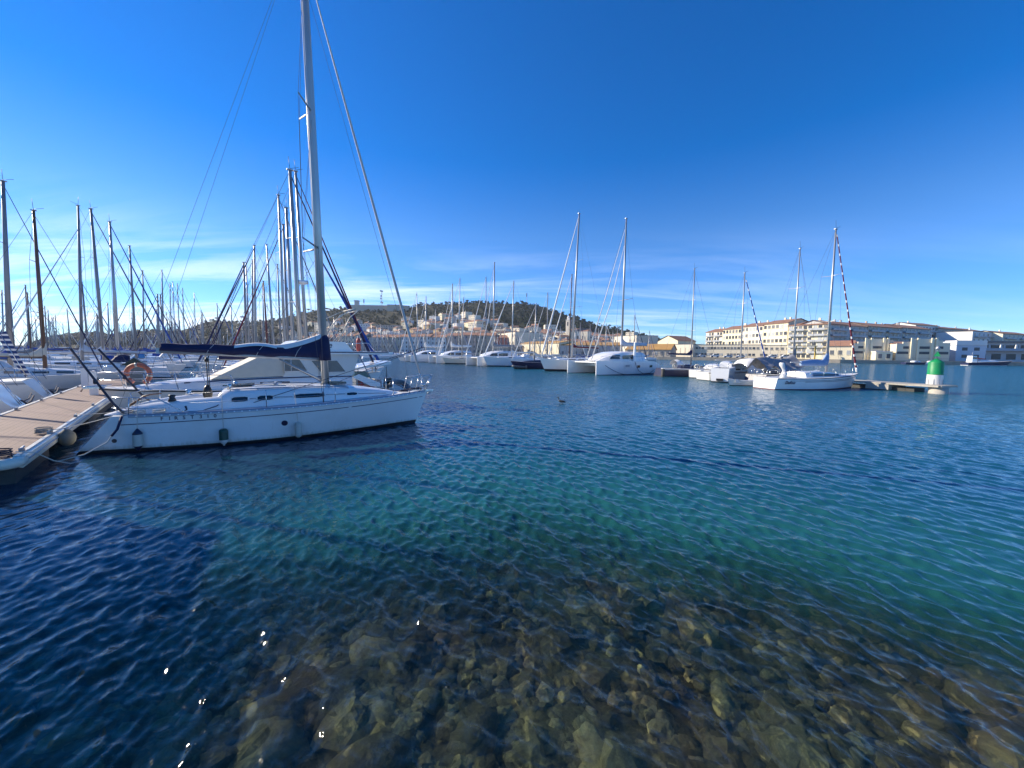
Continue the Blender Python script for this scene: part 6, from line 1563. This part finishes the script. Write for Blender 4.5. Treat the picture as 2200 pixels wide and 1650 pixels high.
# fort on the crest, lookout tower and telecom masts
x0, y0, z0 = hill_pos(755, .90); x1, y1, z1 = hill_pos(878, .90)
t = thing('fort', 'long low grey stone fort on the crest with a square lookout tower', 'fort', (x0, y0, z0-3), math.atan2(y1-y0, x1-x0)); w = math.hypot(x1-x0, y1-y0)
fz = AT(800, 656, y0).z-(z0-3)
m = MB(); m.box((w/2, 8, fz/2-4), (w, 16, fz+8)); m.box((w*.78, 2, fz/2), (w*.25, 22, fz*1.15)); m.build('wall', stone_w, t)
m = MB(); tz = AT(773, 646, y0).z-(z0-3); m.box((13, 8, tz/2), (9, 9, tz)); m.box((13, 8, tz+.6), (11, 11, 1.6)); m.build('lookout_tower', grey_w, t)
m = MB(); m.box((w/2, 8, fz+.2), (w+1, 17, .5)); m.build('parapet', grey_w, t)
def lattice(label, px, pyt, s, dish=True, r=1.4):
    x, y, z = hill_pos(px, s); h = AT(px, pyt, y).z-z; t = thing('telecom_mast', label, 'telecom mast', (x, y, z-1))
    m = MB(); n = 9
    for k in range(3):
        a = 2*math.pi*k/3; m.tube([(r*math.cos(a), r*math.sin(a), 0), (r*.5*math.cos(a), r*.5*math.sin(a), h)], .22, 4)
    for i in range(n):
        u = i/n; rr = r*(1-.5*u); v = (i+1)/n
        for k in range(3):
            a = 2*math.pi*k/3; b = 2*math.pi*(k+1)/3; m.tube([(rr*math.cos(a), rr*math.sin(a), h*u), (rr*math.cos(b), rr*math.sin(b), h*v)], .14, 4)
    m.build('lattice', mat('mast_pale', (.5, .5, .5), .6), t)
    if dish:
        for z_, dx in ((h*.97, -1.8), (h*.95, 1.8), (h*.72, -1.2), (h*.6, -1.6), (h*.42, -1.5), (h*.40, 2.0)):
            m = MB(); m.tube([(dx, -1.2, z_), (dx, -.4, z_)], [2.3, 1.6], 12); m.tube([(0, 0, z_), (dx, -.4, z_)], .2, 4); m.build('dish', white_r, t)
    else:
        m = MB(); m.box((0, 0, h*.85), (2.0, 2.0, h*.3)); m.build('antenna_panel', grey_r, t)
lattice('tall pale telecom mast with round dishes standing on the fort', 822, 623, .92)
lattice('thin dark telecom mast on the summit above the woods', 1129, 629, .97, False, 1.0)
lattice('tiny antenna mast right of the lookout tower of the fort', 784, 642, .92, False, .6)
# ------------------------------------------------------------------ trees
def leafm(name, c):
    m = bpy.data.materials.new(name); m.use_nodes = True; t = m.node_tree; b = t.nodes['Principled BSDF']; b.inputs['Roughness'].default_value = .8; b.inputs['Specular IOR Level'].default_value = .2
    g = N(t, 'ShaderNodeNewGeometry'); n = N(t, 'ShaderNodeTexNoise', inp={'Scale': .12, 'Detail': 4.0}); L(t, g, 'Position', n, 'Vector')
    mx = N(t, 'ShaderNodeMix', data_type='RGBA'); r = MT(t, 'ADD', n.outputs[0], MT(t, 'MULTIPLY', g.outputs['Random Per Island'], bv=.5)); r = MT(t, 'SUBTRACT', r, bv=.25); t.links.new(r, mx.inputs[0])
    mx.inputs[6].default_value = tuple(x*.5 for x in c)+(1,); mx.inputs[7].default_value = tuple(x*1.6 for x in c)+(1,); L(t, mx, 2, b, 'Base Color'); return m
pine_l = leafm('pine_foliage', (.032, .050, .022)); oak_l = leafm('oak_foliage', (.050, .062, .028)); bark = mat('bark', (.10, .07, .05), .95, var=.3, scale=1)
def crown(m, c, rx, rz_, n, leaf, flat=False):
    for _ in range(n):
        v = Vector((rnd.gauss(0, 1), rnd.gauss(0, 1), rnd.gauss(0, 1))).normalized()*(rnd.random()**.4)
        if flat and v.z < 0: v.z *= .35
        lump = .75+.5*mnoise.noise(v*1.7+Vector(c)*.13); p = Vector(c)+Vector((v.x*rx*lump, v.y*rx*lump, v.z*rz_*lump))
        a = Vector((rnd.uniform(-1, 1), rnd.uniform(-1, 1), rnd.uniform(-.6, .6))).normalized()*leaf; b = Vector((rnd.uniform(-1, 1), rnd.uniform(-1, 1), rnd.uniform(-.2, 1))).normalized()*leaf
        m.add([p-a-b*.5, p+a-b*.6, p+b], [(0, 1, 2)])
def tree_proto(lab, kind):
    t = thing('pine_tree' if kind == 0 else 'oak_tree', lab, 'tree')
    if kind == 0:
        m = MB(); m.tube([(0, 0, -1), (.3, 0, 3), (0, .2, 6.5)], [.4, .3, .2], 6); 
        for a in range(5): m.tube([(0, .1, 5), (2.4*math.cos(a*1.26), 2.4*math.sin(a*1.26), 7.5)], [.15, .06], 4)
        m.build('trunk', bark, t); m = MB(); crown(m, (0, 0, 7.8), 5.2, 2.4, 420, .75, True); m.build('crown', pine_l, t)
    else:
        m = MB(); m.tube([(0, 0, -1), (.1, 0, 2), (0, .2, 4)], [.4, .3, .2], 6)
        for a in range(5): m.tube([(0, .1, 3), (2*math.cos(a*1.26), 2*math.sin(a*1.26), 5)], [.15, .06], 4)
        m.build('trunk', bark, t); m = MB(); crown(m, (0, 0, 5), 3.9, 3.8, 420, .8); m.build('crown', oak_l if kind == 1 else pine_l, t)
    index_kids(t); return t
tp = [tree_proto('umbrella pine on the skyline', 0), tree_proto('round oak on the skyline', 1), tree_proto('dark bushy tree on the skyline', 2)]
used = [False]*3
kn = ['umbrella pine', 'round green oak', 'dark bushy evergreen']
def put_tree(k, x, y, z, sc, lab):
    if not used[k]:
        used[k] = True; t = tp[k]; t.location = (x, y, z); t.scale = (sc, sc, sc); t['label'] = lab; t['group'] = 'trees on the hill'
    else: dup(tp[k], (x, y, z), rnd.uniform(0, 6), lab, 'trees on the hill', (sc, sc, sc*rnd.uniform(.85, 1.15)))
for i in range(110):
    px = rnd.uniform(430, 1440); s = rnd.uniform(.93, 1.0)
    if 750 < px < 885: s = rnd.uniform(.80, .86)
    x, y, z = hill_pos(px, s); k = rnd.choice([0, 1, 2, 2]) ; 
    sc = rnd.uniform(.7, 1.15); put_tree(k, x, y, z-1, sc, '%s %s on the crest %s' % ('low' if sc < .82 else 'mid-sized' if sc < .98 else 'tall', kn[k], 'left of the nearest mast' if px < 690 else 'left of the fort' if px < 760 else 'just below the fort' if px < 885 else 'between fort and summit' if px < 1000 else 'on the summit' if px < 1180 else 'on the right shoulder'))
for i in range(60):
    px = rnd.uniform(520, 1440); s = rnd.uniform(.05, .6); x, y, z = hill_pos(px, s)
    if any(abs(x+5-a) < 9 and abs(y+4-b) < 9 for a, b in placed): continue
    k = rnd.choice([0, 1, 2]); put_tree(k, x, y, z-1, rnd.uniform(.7, 1.1), '%s among houses %s' % (kn[k], where(px, s)))
m = MB()
for i in range(5200):
    px = rnd.uniform(60, 1440); s = rnd.uniform(.12, 1.0)
    dense = 1.0 if px > 1060 else (.9 if px > 880 else .7 if px > 470 else .45)
    if s < .42 and 640 < px < 1300 and rnd.random() < .8: continue
    if rnd.random() > dense: continue
    x, y, z = hill_pos(px, s)
    if any(abs(x+4-a) < 9 and -6 < y-b < 12 for a, b in placed): continue
    r = rnd.uniform(2.6, 5.2); crown(m, (x, y, z+r*.6), r, r*.85, 24, 1.7)
m.build('hillside_woods', pine_l, kind='stuff', label='dark green pine and oak woods covering the hill behind the town', category='woods')
# ------------------------------------------------------------------ far marina rows
fp = []
fl = [('white sailboat with %s boom cover in the crowded far rows of the marina', c) for c in ('blue', 'white', 'navy', 'grey', 'sky')]
for i, (lab, c) in enumerate(fl):
    nm = {'sky': 'light blue'}.get(c, c)
    t, hf = sailboat(lab % nm, (0, 0, 0), 0, Lw=9.5+.5*i, mast=12.6+.9*(i % 3), cover=c, detail=1, mastm=[alud, alu, alud, alu, alud][i], mr=.14, stay=['navy', 'grey', 'blue', 'white', 'navy'][i], stayw=.08, group='far sailboats of the left marina', windows=False, sprayhood=['blue', 'white', None, 'navy', 'grey'][i])
    index_kids(t); fp.append(t)
usedf = [False]*5; cnt = 0
def put_far(k, x, y, rz, grp, lab=None, sc=1.0):
    t = fp[k]
    if lab is None:
        px = 1100+FPX*x/y
        wh = 'at the left edge' if px < 90 else 'behind the brown mast' if px < 200 else 'left of the orange lifebuoy' if px < 290 else 'above the navy boom end' if px < 430 else 'behind the crossed blue foresails' if px < 560 else 'behind the tall mast group' if px < 690 else 'behind the flybridge frame' if px < 800 else 'left of the nearest furled foresail'
        lab = '%s white sailboat, %s boom cover, %s row %s' % ('small' if sc < .92 else 'medium' if sc < 1.02 else 'big', ['blue', 'white', 'navy', 'grey', 'light blue'][k], 'near' if y < 95 else 'middle' if y < 150 else 'far' if y < 210 else 'farthest', wh)
    if not usedf[k]: t['label'] = lab
    if not usedf[k]: usedf[k] = True; t.location = (x, y, 0); t.rotation_euler = (0, 0, rz); t['group'] = grp; t.scale = (sc,)*3; 
    else: dup(t, (x, y, 0), rz, lab, grp, (sc,)*3)
spots = []
tries = 0
while len(spots) < 215 and tries < 6000:
    tries += 1
    px = rnd.uniform(-20, 640) if rnd.random() < .72 else rnd.uniform(640, 885); D = 62+(rnd.random()**.8)*215 if px < 560 else rnd.uniform(105, 285)
    if px > 780: D = rnd.uniform(150, 285)
    x = (px-1100)/FPX*D
    if any((x-a)**2+(D-b)**2 < 26 for a, b in spots): continue
    r = Vector((x, D, 0))-P0
    if -13 < r.dot(PV) < 13 and r.dot(PU) < 72: continue
    spots.append((x, D))
for (x, D) in spots: put_far(rnd.randrange(5), x, D, (PANG if rnd.random() < .5 else PI_)+R_(rnd.uniform(-6, 6)), 'far sailboats of the left marina', sc=rnd.uniform(.82, 1.12))
cs = []
for i in range(1200):
    px = rnd.uniform(885, 1400); D = rnd.uniform(85, 215); x = (px-1100)/FPX*D
    if x < 18-(D-60)*.62+6 or any((x-a)**2+(D-b)**2 < 34 for a, b in cs) or len(cs) > 60: continue
    cs.append((x, D)); k = rnd.randrange(5); put_far(k, x, D, HEAD+math.pi+R_(rnd.uniform(-6, 6)), 'sailboats moored behind the central pier', 'white sailboat, %s boom cover, %s row %s' % (['blue', 'white', 'navy', 'grey', 'light blue'][k], 'nearest' if D < 115 else 'second' if D < 145 else 'third' if D < 180 else 'farthest', 'behind the far catamarans' if px < 1000 else 'behind the large pale sailboat' if px < 1120 else 'behind the tallest pier mast' if px < 1270 else 'behind the largest catamaran'), rnd.uniform(.7, .95))
# ------------------------------------------------------------------ vehicles and boats at the right quay
def car():
    t = thing('parked_car', 'white car', 'car', (0, 0, 1.42)); wt = mat('car_white', (.72, .72, .72), .3, coat=.5, var=.03)
    m = MB(); m.prism([(-2.1, .3), (2.15, .3), (2.2, .75), (1.3, .95), (-2.05, 1.0), (-2.15, .7)], -.85, .85); m.build('body', wt, t)
    m = MB(); m.prism([(-1.95, .98), (1.2, .95), (.55, 1.5), (-1.6, 1.55)], -.76, .76); c = m.build('cabin', wt, t)
    for s in (-1, 1):
        for poly in ([(-1.75, 1.03), (-.75, 1.03), (-.75, 1.43), (-1.5, 1.43)], [(-.65, 1.03), (.95, 1.0), (.5, 1.43), (-.65, 1.43)]):
            m = MB(); m.prism(poly, s*.765-.01, s*.765+.01); m.build('window', glassd, c)
        for x in (-1.35, 1.35):
            m = MB(); m.tube([(x, s*.88, .34), (x, s*.68, .34)], .34, 16); m.build('wheel', tyre, t)
    for s in (-1, 1):
        m = MB(); m.box((2.17, s*.6, .68), (.06, .3, .15)); m.build('headlight', steel, t)
    index_kids(t); return t
cp = car(); fst = True
for px, D, lab in ((1507, 215, 'small white car parked at the left end of the workshop row'), (1536, 211, 'white van-like car with side windows parked before the workshop row'), (1564, 207, 'white estate car parked third from the left before the workshops'), (1590, 205, 'pale car half hidden by the mast with the blue foresail'), (1659, 199, 'white van parked right of the blue and white foresail'), (1686, 196, 'white van parked beside the grey boom cover mast')):
    x, y = xy(px, D); rz = R_(168)
    if fst: cp.location = (x, y, 1.45); cp.rotation_euler = (0, 0, rz); cp['label'] = lab; cp['group'] = 'cars parked on the quay'; fst = False
    else: dup(cp, (x, y, 1.45), rz, lab, 'cars parked on the quay', (1, 1, 1.25 if 'van' in lab else 1))
def launch():
    p = G(2082, 785.3); q = G(2160, 786.5); rz, ln = two_pt(p, q); t = thing('pilot_launch', 'navy hulled pilot launch with white wheelhouse and red canopy at the right quay', 'launch', p+Vector((0, 1.6, 0)), rz)
    hf = hull_fn(13, 3.8, 1.1, 1.9, rs=.1, rb=1.6, ws=.9); hh = hull_mesh(hf, n=14, levels=(1, .8, .5, .25, .12, .03, -.2)).build('hull', [navyhull, gel, navyhull], t); deck_mesh(hf).build('deck', gel, t)
    m = MB(); m.box((2.2, 0, 2.4), (1.6, 2.4, 2.4), taper=.85); m.build('wheelhouse', gel, t)
    st = [(3.2, 1.3, 1.3, .6, .05), (4.5, 1.35, 1.35, .75, .05), (8.5, 1.2, 1.5, .6, .05), (10, .7, 1.6, .1, .02)]; cabin_mesh(st).build('cabin', gel, t)
    m = MB(); m.prism([(3.2, 2.55), (5.6, 2.35), (5.6, 2.55), (3.2, 2.85)], -1.2, 1.2); m.build('canopy', redp, t)
    m = MB(); m.tube([(2.2, 0, 3.5), (2.2, 0, 5.0)], .05, 6); m.tube([(1.6, 0, 4.3), (2.8, 0, 4.3)], .04, 6); m.build('mast', alu, t)
    for s in (-1, 1):
        m = MB(); m.box((2.2, s*1.18, 2.8), (1.1, .06, .6)); m.build('window', glassd, t)
launch()
for (px, wy, wpx, rz, Lh, lab, hm) in ((1940, 783, 14, 0, 7.5, 'white speedboat lying along the right quay, left one', navyhull), (1975, 783, 14, 0, 8.0, 'white motor cruiser lying along the right quay beside the beacon topmark', gel)):
    transom_boat(lab, px, wy, wpx, R_(-6), Lh, .9, grp='small motorboats along the right quay', hm=hm)
# yellow crane frame and tall flood light posts on the quay
x, y = xy(1730, 178); t = thing('crane_gantry', 'yellow boat hoist frame standing on the quay behind the blue boom cover', 'gantry', (x, y, 1.42), R_(-10))
m = MB(); ym = mat('crane_yellow', (.55, .36, .05), .5)
for a in (-4, 4): m.box((a, 0, 2.9), (.45, .45, 5.8))
m.build('leg', ym, t); m = MB(); m.box((0, 0, 5.95), (9.5, .5, .35)); m.box((-1, 0, 5.95), (1, 1.4, .3)); m.build('beam', ym, t)
for i, px in enumerate((1506, 1655, 1742, 1862)):
    x, y = xy(px, lerp_tab(EDGE, (px-1100)/FPX)+3); t = thing('lamp_post', ['slim lamp post left of the workshop row', 'slim lamp post beside the parked vans', 'slim lamp post near the yellow hoist frame', 'slim lamp post before the left stepped warehouse'][i], 'lamp post', (x, y, 1.42), 0, 'lamp posts on the quay')
    m = MB(); m.tube([(0, 0, 0), (0, 0, 7)], [.09, .05], 6); m.tube([(0, 0, 7), (.9, 0, 7.2)], .04, 5); m.build('post', greys, t); m = MB(); m.box((1.0, 0, 7.18), (.6, .25, .12)); m.build('lamp', white_r, t)

for o in bpy.data.objects:
    l = o.get('label')
    if l and len(l.split()) > 16: print('LONG', len(l.split()), l)

# sea air between the eye and the far shore
m = MB(); m.box((0, 700, 88), (3400, 1700, 194.4)); hz = m.build('haze', [], kind='stuff')
hm = bpy.data.materials.new('sea_air'); hm.use_nodes = True; t = hm.node_tree; t.nodes.clear()
ho = N(t, 'ShaderNodeOutputMaterial'); hv = N(t, 'ShaderNodeVolumePrincipled', inp={'Color': (.80, .88, 1.0, 1), 'Density': 0.00009, 'Anisotropy': .3}); L(t, hv, 0, ho, 'Volume'); hz.data.materials.append(hm)
